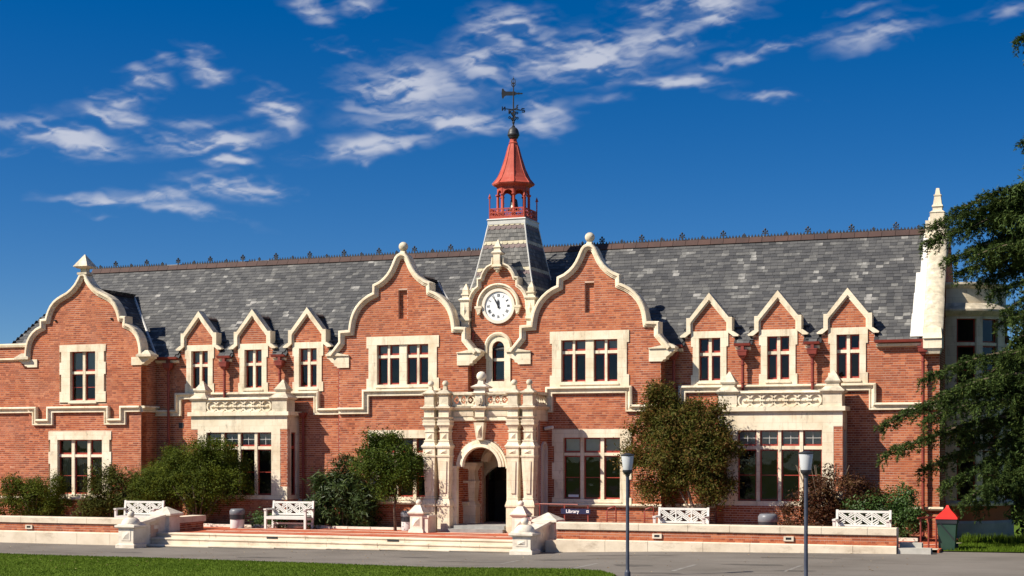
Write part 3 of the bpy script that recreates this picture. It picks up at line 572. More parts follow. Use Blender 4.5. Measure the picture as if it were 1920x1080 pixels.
# --- dormers
def dormer(cx, parent_wall):
    poly = [(cx-.83, 6.58), (cx-.55, 6.58), (cx-.55, 7.0), (cx+.55, 7.0), (cx+.55, 6.58), (cx+.83, 6.58), (cx+.83, 6.87), (cx+.66, 6.9), (cx+.66, 7.36), (cx, 8.13), (cx-.66, 7.36), (cx-.66, 6.9), (cx-.83, 6.87)]
    d = wall('dormer', B, poly, [], 0, thick=.3)
    out = [(.96, 6.86), (.98, 6.90), (.80, 7.03), (.76, 7.03), (.76, 7.49), (.65, 7.49), (0, 8.30)]
    inn = [(0, 8.07), (.60, 7.36), (.62, 7.30), (.62, 7.0), (.80, 6.86)]
    for s_ in (-1, 1):
        p = [(cx+s_*a, z) for a, z in out+inn]
        MB().prism(p, -.11 - (.001 if s_ > 0 else 0), .26).build('coping', 'stone', d)
        MB().prism([(cx+s_*a, z) for a, z in ((0, 8.07), (0, 8.0), (.56, 7.32), (.56, 7.05), (.62, 7.0), (.62, 7.30), (.60, 7.36))], -.05, .0).build('coping_fillet', 'stone', d)
    window(cx, [(-.36, -.05), (.05, .36)], 5.44, 6.83, 0, 6.30, (.62, 5.28, 7.05), ears=.06, bands=((5.28, 5.62), (6.55, 7.05)), rail=False, name='dormer_window', blind=1 if cx < 0 else 0)
    # slated roof running back into the main roof
    zr, hw = 8.02, .80; ze = 7.06; yb = 1.25
    for s_ in (-1, 1):
        O = (cx+s_*hw, .22 if s_ > 0 else yb+.0, ze); U = (0, s_, 0); Wd = Vector((-s_*hw, 0, zr-ze))
        slates(d, O, U, Wd, lambda w: (0, yb-.22), 8, name='slating')
        MB().quad((cx+s_*hw, .2, ze-.02), (cx+s_*hw, yb, ze-.02), (cx, yb, zr-.02), (cx, .2, zr-.02)).build('roof_boarding', 'iron', d)
        MB().quad((cx+s_*(hw-.02), .1, 6.4), (cx+s_*(hw-.02), 1.2, 6.4), (cx+s_*(hw-.02), 1.2, ze), (cx+s_*(hw-.02), .1, ze)).build('cheek', 'slate', d)
    m = MB().prism([(cx-.08, zr), (cx+.08, zr), (cx, zr+.07)], .2, yb)
    for i in range(9): m.prism([(cx-.02, zr+.03), (cx+.02, zr+.03), (cx, zr+.14)], .3+i*.1, .33+i*.1)
    m.build('ridge', 'ridge_tile', d)
for c in DL: dormer(c, wl)
for c in DR: dormer(c, wr)

# --- middle gables
for sg in (-1, 1):
    cx = sg*GC; wc = cx
    lw = [rect(wc-1.3, wc+1.3, 5.3, 7.0), rect(wc-1.25, wc+1.25, 1.35, 3.8), rect(cx-.16, cx+.17, 7.72, 8.72)]
    g = gable(cx, CPROF, GY, 2.45, TZ, lw, 'inner shaped gable with ball finial, %s the clock' % ('left of' if sg < 0 else 'right of'))
    nb = MB().prism(rect(cx-.2, cx+.2, 7.68, 8.76), GY+.12, GY+.14).build('blind_slot', 'mortar', g)
    bricks(nb, rect(cx-.2, cx+.2, 7.68, 8.76), [], front(GY+.12))
    MB().fr(cx, GY+.08, 9.95, 10.08, .22, .3, .16, .2).ball(cx, GY+.06, 10.23, .165).build('ball_finial', 'coping_stone', g, smooth=40)
    for s_ in (-1, 1):
        kneeler(cx, 2.06, 2.92, 6.06, 6.48, GY, s_, g)
        m = MB(); m.prism([(cx+s_*2.05, 6.48), (cx+s_*2.95, 6.48), (cx+s_*2.95, 6.54), (cx+s_*2.78, 6.64), (cx+s_*2.6, 6.6), (cx+s_*2.05, 6.5)], GY-.10, GY+.36); m.build('kneeler_cap', 'stone', g)
    window(wc, [(-.98, -.60), (-.52, -.14), (.14, .52), (.60, .98)], 5.44, 6.83, GY, 6.42, (1.38, 5.28, 7.12), bands=((5.28, 5.66), (6.72, 7.12)), rail=False, blind=1)
    window(wc+.08, lights3(.99, .12), 1.53, 3.58, GY, 3.03, (1.38, 1.38, 3.86), bands=((1.38, 1.6), (2.2, 2.75), (3.3, 3.86)), blind=1)
    side_wall('gable_return', B, rect(GY+.012, 0, TZ, 6.5), cx+2.45)
    string([(cx-2.45, 4.66), (cx-1.5, 4.66), (cx-1.5, 5.28), (cx+1.5, 5.28), (cx+1.5, 4.66), (cx+2.5, 4.66)], GY, g)
    string([(GY-.02, 4.66), (-.02, 4.66)], 0, g, lambda a, z, d: (cx+2.45-d, a, z))
    string([(cx-2.45, 1.40), (cx+2.5, 1.40)], GY, g, prof=PLINTH, name='plinth_moulding')

# --- clock bay
ck = wall('clock_bay', B, [(-1.0, TZ), (1.0, TZ), (1.0, 8.3), (.93, 8.5), (.68, 8.8), (.62, 9.0), (.40, 9.35), (.15, 9.5), (-.15, 9.5), (-.40, 9.35), (-.62, 9.0), (-.68, 8.8), (-.93, 8.5), (-1.0, 8.3)],
          [arched(0, .22, 5.5, 6.67), arched(0, 1.0, TZ+.2, 2.7)], CY, label='narrow bay carrying the clock above an arched window')
kp = [(1.12, 7.95), (1.11, 8.22), (1.07, 8.40), (.99, 8.57), (.88, 8.71), (.76, 8.80), (.76, 9.06), (.64, 9.08), (.60, 9.2), (.51, 9.35), (.40, 9.47), (.24, 9.54), (.22, 9.75)]
for s_ in (-1, 1):
    MB().sweep([(s_*a, z) for a, z in (kp if s_ > 0 else kp)][::-1 if s_ > 0 else 1], [(0, .3), (0, -.13), (-.05, -.15), (-.09, -.07), (-.13, -.06), (-.13, .3)],
               lambda a, z, d: (a, CY+d, z)).build('coping', 'coping_stone', ck)
    # flanking pier with pinnacle
    x = s_*1.2; m = MB(); m.box(x-.14, x+.14, CY-.12, CY+.2, 6.6, 7.62); m.fr(x, CY, 7.62, 7.70, .36, .36); m.box(x-.155, x+.155, CY-.16, CY+.2, 7.70, 8.27)
    m.fr(x, CY, 8.27, 8.33, .34, .36, .44, .44); m.fr(x, CY, 8.33, 8.40, .44, .44, .30, .30); m.fr(x, CY, 8.40, 8.50, .22, .22); m.fr(x, CY, 8.50, 8.55, .28, .28); m.fr(x, CY, 8.55, 8.66, .21, .21); m.fr(x, CY, 8.66, 8.90, .22, .22, .02, .02)
    m.add([(x-.08, CY-.16, 7.95), (x, CY-.16, 7.78), (x+.08, CY-.16, 7.95), (x, CY-.16, 8.2), (x, CY-.21, 7.98)], [(0,1,4),(1,2,4),(2,3,4),(3,0,4)])
    m.build('pinnacle_pier', 'stone', ck)
m = MB(); m.fr(0, CY-.10, 9.50, 9.85, .24, .22); m.fr(0, CY-.10, 9.42, 9.50, .36, .3, .3, .26); m.fr(0, CY-.1, 9.33, 9.42, .2, .2, .24, .22); m.ball(0, CY-.10, 9.29, .075)
m.fr(0, CY-.05, 9.85, 9.90, .34, .34, .40, .40); m.fr(0, CY-.05, 9.90, 9.97, .40, .40, .26, .26); m.fr(0, CY-.05, 9.97, 10.08, .22, .22); m.fr(0, CY-.05, 10.08, 10.11, .28, .28); m.fr(0, CY-.05, 10.11, 10.36, .22, .22, .02, .02)
m.build('pendant_finial', 'stone', ck)
hood = MB().sweep(arc(0, 8.09, .78, 0, 180, 28), [(0, .0), (0, -.10), (.05, -.13), (.07, -.08), (.13, -.06), (.15, 0)], lambda a, z, d: (a, CY+d, z))
for s_ in (-1, 1): hood.fr(s_*.71, CY-.06, 8.02, 8.10, .26, .16); hood.fr(s_*.71, CY-.06, 7.86, 8.02, .10, .10, .2, .14); hood.ball(s_*.71, CY-.07, 7.84, .06)
hood.build('clock_hood', 'stone', ck)
clk = MB().prism(arc(0, 8.09, .60, 0, 360, 48)[:-1], CY-.07, CY+.02, holes=[arc(0, 8.09, .50, 0, 360, 48)[:-1]])
clk.sweep(arc(0, 8.09, .49, 0, 360, 48)[:-1][::-1], [(0, -.035), (0, .02), (.07, .02), (.07, -.02)], lambda a, z, d: (a, CY+d, z), closed=True)
clk = clk.build('clock', 'clock_ring', B, label='white round wall clock reading five to twelve')
MB().prism(arc(0, 8.09, .5, 0, 360, 48)[:-1], CY-.03, CY+.02).build('dial', 'clock_white', clk)
num = ['XII', 'I', 'II', 'III', 'IIII', 'V', 'VI', 'VII', 'VIII', 'IX', 'X', 'XI']
for h, t in enumerate(num):
    a = R(90-30*h); m = MB(); wd = {'I': .026, 'V': .055, 'X': .055}; tw = sum(wd[c] for c in t); px = -tw/2
    rd = Vector((math.cos(a), 0, math.sin(a))); tg = Vector((math.sin(a), 0, -math.cos(a))); o = Vector((0, CY-.0335, 8.09))+rd*.365
    for c in t:
        q = lambda u, w: o+tg*(px+u)+rd*(w*.05)
        w = wd[c]
        if c == 'I': m.bar(q(w/2, -1), q(w/2, 1), .016, .004)
        elif c == 'V': m.bar(q(.006, 1), q(w/2, -1), .016, .004); m.bar(q(w-.006, 1), q(w/2, -1), .009, .0042)
        else: m.bar(q(.006, 1), q(w-.006, -1), .016, .004); m.bar(q(w-.006, 1), q(.006, -1), .009, .0042)
        px += w
    m.build('numeral', 'clock_black', clk)
for ang, ln, wd_ in ((90+1.5, .25, .034), (90+29, .36, .024)):
    a = R(ang); d = Vector((math.cos(a), 0, math.sin(a))); o = Vector((0, CY-.055, 8.09)); n = Vector((-d.z, 0, d.x))
    m = MB().add([o-d*.08+n*wd_*.7, o-d*.08-n*wd_*.7, o+d*ln*.6-n*wd_, o+d*ln*.6+n*wd_, o+d*ln], [(0, 1, 2, 3), (3, 2, 4)]); m.build('hour_hand' if ln < .3 else 'minute_hand', 'clock_black', clk)
MB().lathe([(.03, 0), (.03, .03)], 0, 0, 12).build('boss', 'clock_black', clk).matrix_basis = Matrix.Translation((0, CY-.05, 8.09)) @ Matrix.Rotation(R(90), 4, 'X')
# arched window under the clock
aw = MB().prism([(-.50, 5.14), (.50, 5.14), (.50, 5.5), (.44, 5.5), (.44, 6.3), (.47, 6.3)] + arc(0, 6.70, .47, 0, 180, 18) + [(-.47, 6.3), (-.44, 6.3), (-.44, 5.5), (-.50, 5.5)], CY-.05, CY+.25, holes=[arched(0, .22, 5.52, 6.67)]).build('arched_window', 'stone', B)
MB().sweep([(.72, 6.60), (.50, 6.60)] + arc(0, 6.70, .50, 0, 180, 20) + [(-.50, 6.60), (-.72, 6.60)], [(0, 0), (0, -.06), (.05, -.12), (.11, -.10), (.13, 0)], lambda a, z, d: (a, CY+d, z)).build('hood_mould', 'stone', aw)
MB().prism(arched(0, .22, 5.52, 6.67), CY+.13, CY+.17, holes=[rect(-.18, .18, 5.58, 6.2), arched(0, .18, 6.32, 6.67)]).build('sash', 'sash_paint', aw)
MB().box(-.22, .22, CY+.06, CY+.2, 6.21, 6.31).build('transom', 'stone', aw)
MB().prism(arched(0, .2, 5.53, 6.67), CY+.15, CY+.152).build('pane', 'glass', aw)
MB().add([(-.62, CY-.12, 5.12), (.62, CY-.12, 5.12), (.62, CY-.12, 5.18), (-.62, CY-.12, 5.18), (.5, CY+.1, 5.52), (-.5, CY+.1, 5.52), (-.5, CY+.1, 5.12), (.5, CY+.1, 5.12)], [(0,1,2,3), (3,2,4,5), (0,3,5,6), (1,7,4,2)]).build('sill', 'stone', aw)
# --- dark rooms behind the panes
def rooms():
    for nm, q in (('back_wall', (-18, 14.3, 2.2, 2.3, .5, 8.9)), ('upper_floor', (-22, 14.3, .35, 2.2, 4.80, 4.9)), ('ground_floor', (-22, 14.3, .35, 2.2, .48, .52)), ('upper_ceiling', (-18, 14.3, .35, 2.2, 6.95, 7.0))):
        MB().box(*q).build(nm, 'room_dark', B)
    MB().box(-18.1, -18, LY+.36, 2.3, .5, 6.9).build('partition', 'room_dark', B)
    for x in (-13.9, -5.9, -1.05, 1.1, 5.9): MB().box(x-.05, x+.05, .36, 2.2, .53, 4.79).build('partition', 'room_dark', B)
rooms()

# --- bay windows
def bay(cx, side):
    y = -.9; hw = 1.98; root = MB()
    body = [(cx-hw, 1.85), (cx-hw, 3.92), (cx+hw, 3.92), (cx+hw, 1.85)]
    lg = [(-1.34, -.74), (-.63, -.05), (.05, .63), (.74, 1.34)]
    # stone front with the corner panels left for brick
    p = [(cx-hw, 1.40), (cx+hw, 1.40), (cx+hw, 1.85), (cx+1.70, 1.85), (cx+1.70, 3.92), (cx+hw, 3.92), (cx+hw, 4.42), (cx-hw, 4.42), (cx-hw, 3.92), (cx-1.70, 3.92), (cx-1.70, 1.85), (cx-hw, 1.85)]
    b = MB().prism(p, y, y+.22, holes=[rect(cx-1.34, cx+1.34, 1.55, 3.80)]).build('bay_window', 'stone', B, label='stone bay window with pinnacled parapet, %s of the porch' % side)
    for s_ in (-1, 1):
        q = rect(min(cx+s_*1.70, cx+s_*hw), max(cx+s_*1.70, cx+s_*hw), 1.85, 3.92)
        w = MB().prism(q, y+.012, y+.2).build('brick_corner', 'mortar', b); bricks(w, q, [], front(y+.012))
    q = rect(cx-hw-.02, cx+hw+.02, TZ, 1.40); w = MB().prism(q, y-.03, y+.2).build('brick_base', 'mortar', b); bricks(w, q, [], front(y-.03))
    for s_, mp in ((1, right), (-1, left)):
        xx = cx+s_*hw; f = lambda a, z, n: (xx-s_*n, a, z)
        MB().prism(rect(y+.221, 0, 1.40, 4.42), 0, .2, f, holes=[rect(-.60, -.22, 1.55, 3.80)]).build('return_wall', 'stone', b)
        MB().prism(rect(-.62, -.2, 1.5, 3.85), .1, .11, f).build('side_pane', 'glass', b)
        MB().prism(rect(-.60, -.22, 1.55, 3.80), .06, .1, f, holes=[rect(-.55, -.27, 1.6, 3.2), rect(-.55, -.27, 3.32, 3.75)]).build('side_sash', 'sash_paint', b)
        q = rect(y-.03, 0, TZ, 1.40); w = MB().prism(q, -.02, .2, f).build('brick_base', 'mortar', b); bricks(w, q, [], mp(xx+s_*.02))
    for k in range(3):
        MB().box(cx+lg[k][1], cx+lg[k+1][0], y+.05, y+.2, 1.55, 3.80).build('mullion', 'stone', b)
    for a, c in lg:
        a += cx; c += cx
        MB().box(a, c, y+.07, y+.19, 3.19, 3.30).build('transom', 'stone', b)
        for q0, q1 in ((1.55, 3.19), (3.30, 3.80)):
            fw = .04
            MB().prism(rect(a, c, q0, q1), y+.12, y+.165, holes=[rect(a+fw, c-fw, q0+fw*1.4, q1-fw)]).build('sash', 'sash_paint', b)
            MB().quad((a, y+.145, q0), (c, y+.145, q0), (c, y+.145, q1), (a, y+.145, q1)).build('pane', 'glass', b)
            if q0 > 3: MB().box(a+fw, c-fw, y+.13, y+.15, (q0+q1)/2-.008, (q0+q1)/2+.008).box((a+c)/2-.008, (a+c)/2+.008, y+.132, y+.152, q0+fw, q1-fw).build('glazing_bar', 'lead', b)
            else: MB().box(a+fw, c-fw, y+.125, y+.16, 2.36, 2.385).build('meeting_rail', 'sash_paint', b)
            if q0 > 3: MB().box(a, c, y+.19, y+.2, q0, q1).build('blind', 'blind', b)
    def ring(path_z, prof, nm, mt='stone'):
        m = MB(); pts = [(cx-hw, 0), (cx-hw, y), (cx+hw, y), (cx+hw, 0)]
        m.sweep(pts, [(-n, path_z+d) for n, d in prof], lambda a, z, d: (a, z, d)); m.build(nm, mt, b)
    ring(1.40, [(0, 0), (-.02, .03), (-.11, -.02), (-.14, -.06), (-.10, -.13), (0, -.15)][::-1], 'sill_moulding')
    ring(4.42, [(-.0, -.02), (-.05, .0), (-.12, .03), (-.14, .06), (-.02, .12), (.1, .12), (.1, -.02)], 'cornice')
    # parapet: pedestals, traceried panel, coping
    MB().box(cx-1.4, cx+1.4, y+.07, y+.16, 4.53, 4.97).build('parapet_panel', 'stone', b)
    m = MB(); n = 7; st = 2.62/n
    for i in range(n):
        xx = cx-1.31+st*(i+.5)
        m.sweep(arc(xx, 4.745, .165, 0, 360, 20)[:-1][::-1], [(0, y+.08), (0, y+.01), (.05, y+.01), (.05, y+.08)], closed=True)
        m.bar((xx-.06, y+.04, 4.745), (xx+.06, y+.04, 4.745), .05, .06)
        if i < n-1:
            xm = xx+st/2; m.bar((xm-.10, y+.035, 4.745), (xm+.10, y+.035, 4.745), .055, .07)
            for sz in (-1, 1): m.sweep(arc(xm, 4.745+sz*.2, .12, (180 if sz > 0 else 0), (360 if sz > 0 else 180), 8), [(0, y+.08), (0, y+.02), (.04, y+.02), (.04, y+.08)])
    m.build('tracery', 'stone', b)
    for zz in (4.55, 4.93): MB().box(cx-1.36, cx+1.36, y+.02, y+.07, zz-.03, zz+.03).build('parapet_fillet', 'stone', b)
    m = MB().sweep([(cx-1.4, 5.03), (cx+1.4, 5.03)], [(0, .2), (.03, .1), (0, -.02), (-.05, -.05), (-.08, -.02), (-.08, .2)], lambda a, z, d: (a, y+d, z)); m.build('parapet_coping', 'stone', b)
    for s_ in (-1, 1):
        px = cx+s_*1.66; py = y+.30; m = MB(); m.fr(px, py, 4.53, 4.95, .60, .60); m.fr(px, py, 4.95, 5.02, .66, .66, .78, .78); m.fr(px, py, 5.02, 5.05, .78, .78); m.fr(px, py, 5.05, 5.18, .74, .74, .44, .44)
        m.fr(px, py, 5.18, 5.28, .40, .40); m.fr(px, py, 5.28, 5.34, .46, .46, .52, .52); m.fr(px, py, 5.34, 5.66, .48, .48, .07, .07); m.fr(px, py, 5.66, 5.69, .07, .07, .04, .04)
        m.build('pinnacle', 'coping_stone', b)
        MB().box(px-.12*s_-.08, px-.12*s_+.08, y+.6, -.02, 4.55, 4.95).build('parapet_return', 'stone', b)
        MB().box(px-.12*s_-.12, px-.12*s_+.12, y+.6, -.02, 4.95, 5.04).build('return_coping', 'stone', b)
    MB().box(cx-1.9, cx+1.9, y+.1, .1, 4.40, 4.46).build('flat_roof', 'lead', b)
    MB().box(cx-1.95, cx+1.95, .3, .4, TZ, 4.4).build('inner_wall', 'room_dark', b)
bay(-BC, 'left'); bay(BC, 'right')

# --- porch
def porch():
    y = -1.75
    Z = [(TZ, 1.28, .44, .44), (1.28, 1.31, .46, .50), (1.31, 1.37, .50, .50), (1.37, 1.42, .48, .46), (1.42, 1.50, .46, .42), (1.50, 1.56, .38, .34), (1.56, 1.60, .36, .36), (1.60, 2.93, .31, .43),
         (2.93, 2.99, .47, .50), (2.99, 3.23, .43, .43), (3.23, 3.29, .48, .53), (3.29, 3.33, .53, .50), (3.33, 3.46, .46, .34), (3.46, 3.50, .38, .38), (3.50, 3.77, .31, .31), (3.77, 3.82, .36, .36),
         (3.82, 3.90, .30, .33), (3.90, 4.0, .33, .43), (4.0, 4.06, .46, .46), (4.06, 4.16, .42, .48)]
    hole = arched(0, .92, TZ+.0, 2.62, 20)[:]; hole = [(-.92, TZ-.1), (.92, TZ-.1)] + hole[2:]
    poly = [(-1.95, TZ-.05), (-.92, TZ-.05)] + arc(0, 2.62, .92, 180, 0, 20) + [(.92, TZ-.05), (1.95, TZ-.05), (1.95, 4.15), (-1.95, 4.15)]
    p = MB().prism(poly, y, y+.14).build('porch', 'mortar', B, label='carved cream stone entrance porch with paired tapering columns'); bricks(p, poly, [], front(y))
    for cx in (-1.76, -1.23, 1.23, 1.76):
        m = MB(); cy = y-.16
        for z0, z1, a, b in Z: m.fr(cx, cy, z0, z1, a, a, b, b)
        for zc, hh, ww, yy in ((3.11, .07, .13, -.215), (3.63, .09, .09, -.155)):
            m.add([(cx-ww, cy+yy, zc-hh), (cx+ww, cy+yy, zc-hh), (cx+ww, cy+yy, zc+hh), (cx-ww, cy+yy, zc+hh), (cx, cy+yy-.05, zc)], [(0,1,4), (1,2,4), (2,3,4), (3,0,4)])
        m.hexa(cx-.075, cx+.075, cy-.20, cy-.1, 1.75, cx-.12, cx+.12, cy-.235, cy-.1, 2.80)
        m.build('column', 'stone', p)
    # jambs, archivolt, keystone
    for s_ in (-1, 1):
        MB().box(min(s_*.90, s_*1.07), max(s_*.90, s_*1.07), y-.04, y+.16, TZ, 2.56).build('arch_jamb', 'stone', p)
        MB().box(min(s_*.88, s_*1.10), max(s_*.88, s_*1.10), y-.08, y+.18, 2.56, 2.64).build('impost', 'stone', p)
    MB().sweep(arc(0, 2.62, .90, 0, 180, 30), [(0, .16), (0, -.05), (-.0, -.05), (.07, -.055), (.08, -.09), (.15, -.095), (.16, -.13), (.25, -.15), (.28, -.08), (.28, .0), (.03, .16)][::-1],
               lambda a, z, d: (a, y+d, z)).build('archivolt', 'stone', p)
    MB().hexa(-.11, .11, y-.22, y, 3.50, -.18, .18, y-.28, y, 4.08).add([(-.07, y-.235, 3.58), (.07, y-.235, 3.58), (.10, y-.27, 3.98), (-.10, y-.27, 3.98), (0, y-.33, 3.78)], [(0,1,4), (1,2,4), (2,3,4), (3,0,4)]).build('keystone', 'stone', p)
    # entablature with breaks over the columns
    for cx, w in ((-1.76, .40), (-1.23, .40), (0, .36), (1.23, .40), (1.76, .40)):
        f = y-.38 if cx else y-.22; m = MB()
        m.hexa(cx-w/2, cx+w/2, f, y-.1, 4.16, cx-w/2, cx+w/2, f, y-.1, 4.22); m.hexa(cx-w/2-.03, cx+w/2+.03, f-.03, y-.1, 4.22, cx-w/2-.05, cx+w/2+.05, f-.06, y-.1, 4.27)
        m.box(cx-w/2+.02, cx+w/2-.02, f+.02, y-.1, 4.27, 4.50); m.hexa(cx-w/2, cx+w/2, f, y-.1, 4.50, cx-w/2-.07, cx+w/2+.07, f-.08, y-.1, 4.57); m.box(cx-w/2-.08, cx+w/2+.08, f-.09, y-.1, 4.57, 4.61)
        m.build('entablature_block', 'stone', p)
        k = .33 if cx else .34; m = MB(); c = f+k/2+.02; m.fr(cx, c, 4.62, 4.68, k+.08, k+.08, k, k); m.fr(cx, c, 4.68, 5.0, k, k)
        if cx:
            m.fr(cx, c, 5.0, 5.05, k+.04, k+.04, k+.16, k+.16); m.fr(cx, c, 5.05, 5.08, k+.16, k+.16); m.fr(cx, c, 5.08, 5.17, k+.10, k+.10, .2, .2); m.fr(cx, c, 5.17, 5.30, .15, .15, .12, .12); m.ball(cx, c, 5.39, .105)
        else:
            m.fr(cx, c, 5.0, 5.06, k+.04, k+.04, k+.2, k+.2); m.fr(cx, c, 5.06, 5.22, .42, .42, .36, .36); m.fr(cx, c, 5.22, 5.27, .52, .52, .60, .60); m.fr(cx, c, 5.27, 5.36, .56, .56, .26, .26); m.fr(cx, c, 5.36, 5.48, .22, .22, .17, .17); m.ball(cx, c, 5.62, .165)
        m.build('parapet_pedestal', 'pale_stone' if cx == 0 else 'coping_stone', p, smooth=35)
    m = MB().box(-1.95, 1.95, y-.08, y+.3, 4.15, 4.24); m.build('architrave', 'stone', p)
    MB().box(-1.95, 1.95, y-.05, y+.3, 4.24, 4.50).build('frieze', 'stone', p)
    MB().sweep([(1.97, -.66), (1.97, y-.10), (-1.97, y-.10), (-1.97, -.66)], [(-.05, 4.49), (.0, 4.50), (.08, 4.57), (.10, 4.61), (-.05, 4.63)], lambda a, z, d: (a, z, d)).build('cornice', 'coping_stone', p)
    for a, b in ((-.98, -.24), (.24, .98)):
        MB().hexa(a+.03, b-.03, y-.08, y, 4.30, a+.03, b-.03, y-.11, y, 4.45).build('frieze_panel', 'stone', p)
        m = MB(); n = 3; st = (b-a)/n; yy = y-.14
        for i in range(n):
            xx = a+st*(i+.5)
            m.sweep(arc(xx, 4.835, .125, 0, 360, 18)[:-1][::-1], [(0, yy+.1), (0, yy), (.04, yy), (.04, yy+.1)], closed=True)
            for u in (45, 135, 225, 315):
                m.bar((xx+.10*math.cos(R(u)), yy+.05, 4.835+.10*math.sin(R(u))), (xx+.19*math.cos(R(u)), yy+.05, 4.835+.19*math.sin(R(u))), .04, .08)
            m.bar((xx-.06, yy+.05, 4.835), (xx+.06, yy+.05, 4.835), .03, .06); m.bar((xx, yy+.05, 4.775), (xx, yy+.05, 4.895), .03, .06)
        m.build('pierced_panel', 'stone', p)
        MB().box(a-.02, b+.02, y-.16, y+.02, 4.63, 4.69).build('panel_base', 'stone', p)
        MB().sweep([(a-.05, 5.07), (b+.05, 5.07)], [(0, .06), (.03, -.07), (0, -.20), (-.06, -.20), (-.08, -.17), (-.08, .06)], lambda u, z, d: (u, y+d, z)).build('parapet_rail', 'coping_stone', p)
    for s_ in (-1, 1):                                  # the side parapets
        xx = s_*1.86
        m = MB()
        for i in range(4):
            yc = -1.55+.22*i
            m.sweep(arc(yc, 4.835, .10, 0, 360, 14)[:-1], [(0, .06), (0, -.04), (-.035, -.04), (-.035, .06)], lambda a, z, d: (xx-d*s_, a, z), closed=True)
            m.bar((xx, yc+.11, 4.67), (xx, yc+.11, 5.0), .03, .05, (1, 0, 0))
        m.build('pierced_panel', 'stone', p)
        MB().box(xx-.1, xx+.1, -1.72, -.66, 4.63, 4.69).build('panel_base', 'stone', p)
        MB().box(xx-.13, xx+.13, -1.72, -.66, 4.99, 5.09).build('parapet_rail', 'coping_stone', p)
        MB().box(xx-.09*s_-.02, xx+.09+.0, -1.449, -.66, 4.151, 4.50).build('side_frieze', 'stone', p)
    # shield on the middle pedestal
    sh = [(-.13, 4.97), (0, 4.94), (.13, 4.97), (.14, 4.80), (.10, 4.66), (0, 4.56), (-.10, 4.66), (-.14, 4.80)]
    m = MB().prism(sh, y-.30, y-.18); m.prism([(a*.6, 4.79+(z-4.79)*.6) for a, z in sh], y-.33, y-.30); m.bar((-.1, y-.345, 4.86), (.09, y-.345, 4.70), .03, .03); m.build('carved_shield', 'coping_stone', p)
    MB().box(-1.9, 1.9, y, -.3, 4.35, 4.42).build('flat_roof', 'lead', p)
    # side walls, with the niche on the right
    f = lambda a, z, n: (1.95-n, a, z)
    ni = arched(-1.10, .23, .68, 3.15, 12); q = rect(y+.3, -.64, TZ, 4.15)
    w = MB().prism(q, 0, .3, f, holes=[arched(-1.10, .26, .68, 3.15, 12)]).build('side_wall', 'mortar', p); bricks(w, q, [arched(-1.10, .29, .68, 3.15, 12)], right(1.95))
    MB().prism(arched(-1.10, .25, .68, 3.15, 12), .05, .07, f).build('niche_back', 'niche_plaster', p)
    MB().sweep([(-1.10+.23, .68), (-1.10+.23, 1.9)] + arc(-1.10, 3.15, .23, 0, 180, 16) + [(-1.10-.23, .68)], [(0, .14), (0, -.05), (-.07, -.05), (-.07, .02)], lambda a, z, d: (1.95-d, a, z)).build('niche_surround', 'niche_plaster', p)
    q = rect(y+.3, -.2, TZ, 4.15); w = MB().prism(q, .0, .2, lambda a, z, n: (-1.13-n, a, z)).build('side_wall', 'mortar', p); bricks(w, q, [], right(-1.13))
    w = MB().box(1.13, 1.15, y+.3, -.2, TZ, 4.15).build('side_wall', 'brick', p)
    MB().box(-1.7, 1.7, y+.02, .9, .52, .67).build('porch_floor', 'grey_stone', p); MB().box(-1.9, 1.9, y+.3, -.2, 4.0, 4.1).build('porch_ceiling', 'door_wood', p)
    # inner arch carried by stout piers
    ip = [(-1.75, .6), (-.62, .6)] + arc(0, 2.78, .62, 180, 0, 18) + [(.62, .6), (1.7, .6), (1.7, 4.1), (-1.75, 4.1)]
    w = MB().prism(ip, CY-.02, CY+.2).build('inner_wall', 'mortar', p); bricks(w, ip, [], front(CY-.02))
    MB().sweep(arc(0, 2.78, .60, 0, 180, 24), [(0, .3), (0, -.12), (.10, -.14), (.12, -.20), (.27, -.20), (.30, -.02)][::-1], lambda a, z, d: (a, CY+d, z)).build('inner_arch', 'stone', p)
    for s_ in (-1, 1):
        m = MB(); cx = s_*.90; cy = CY-.24
        for z0, z1, a, b in ((.67, 1.22, .46, .46), (1.22, 1.30, .52, .50), (1.30, 1.42, .44, .36), (1.42, 2.05, .32, .42), (2.05, 2.12, .46, .46), (2.12, 2.28, .38, .36), (2.28, 2.46, .34, .34), (2.46, 2.62, .36, .52), (2.62, 2.74, .58, .60)): m.fr(cx, cy, z0, z1, a, a, b, b)
        m.build('inner_pier', 'stone', p)
    ip = [(-1.0, .6), (-.84, .6), (-.84, 2.25)] + arc(0, 1.62, 1.05, 143, 37, 12) + [(.84, 2.25), (.84, .6), (1.0, .6), (1.0, 4.0), (-1.0, 4.0)]
    MB().prism(ip, .55, .75).build('door_surround', 'stone', p)
    d = MB().box(-.86, -.74, .7, .76, .67, 2.6).build('door', 'door_wood', p)
    MB().box(-.74, .84, .80, .86, 2.10, 2.7).build('fanlight', 'glass', p)
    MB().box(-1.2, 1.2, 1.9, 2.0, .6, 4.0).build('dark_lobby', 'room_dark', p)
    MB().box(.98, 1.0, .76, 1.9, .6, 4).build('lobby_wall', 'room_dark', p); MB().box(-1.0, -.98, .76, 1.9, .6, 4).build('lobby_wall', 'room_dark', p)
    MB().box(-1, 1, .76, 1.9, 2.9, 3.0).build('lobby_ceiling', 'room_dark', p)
    # entrance steps
    MB().box(-1.02, .98, y-.62, y+.02, TZ, .56).build('door_step', 'grey_stone', p); MB().box(-.9, .9, y-.28, y+.02, .56, .66).build('door_step', 'grey_stone', p)
    return p
porch()

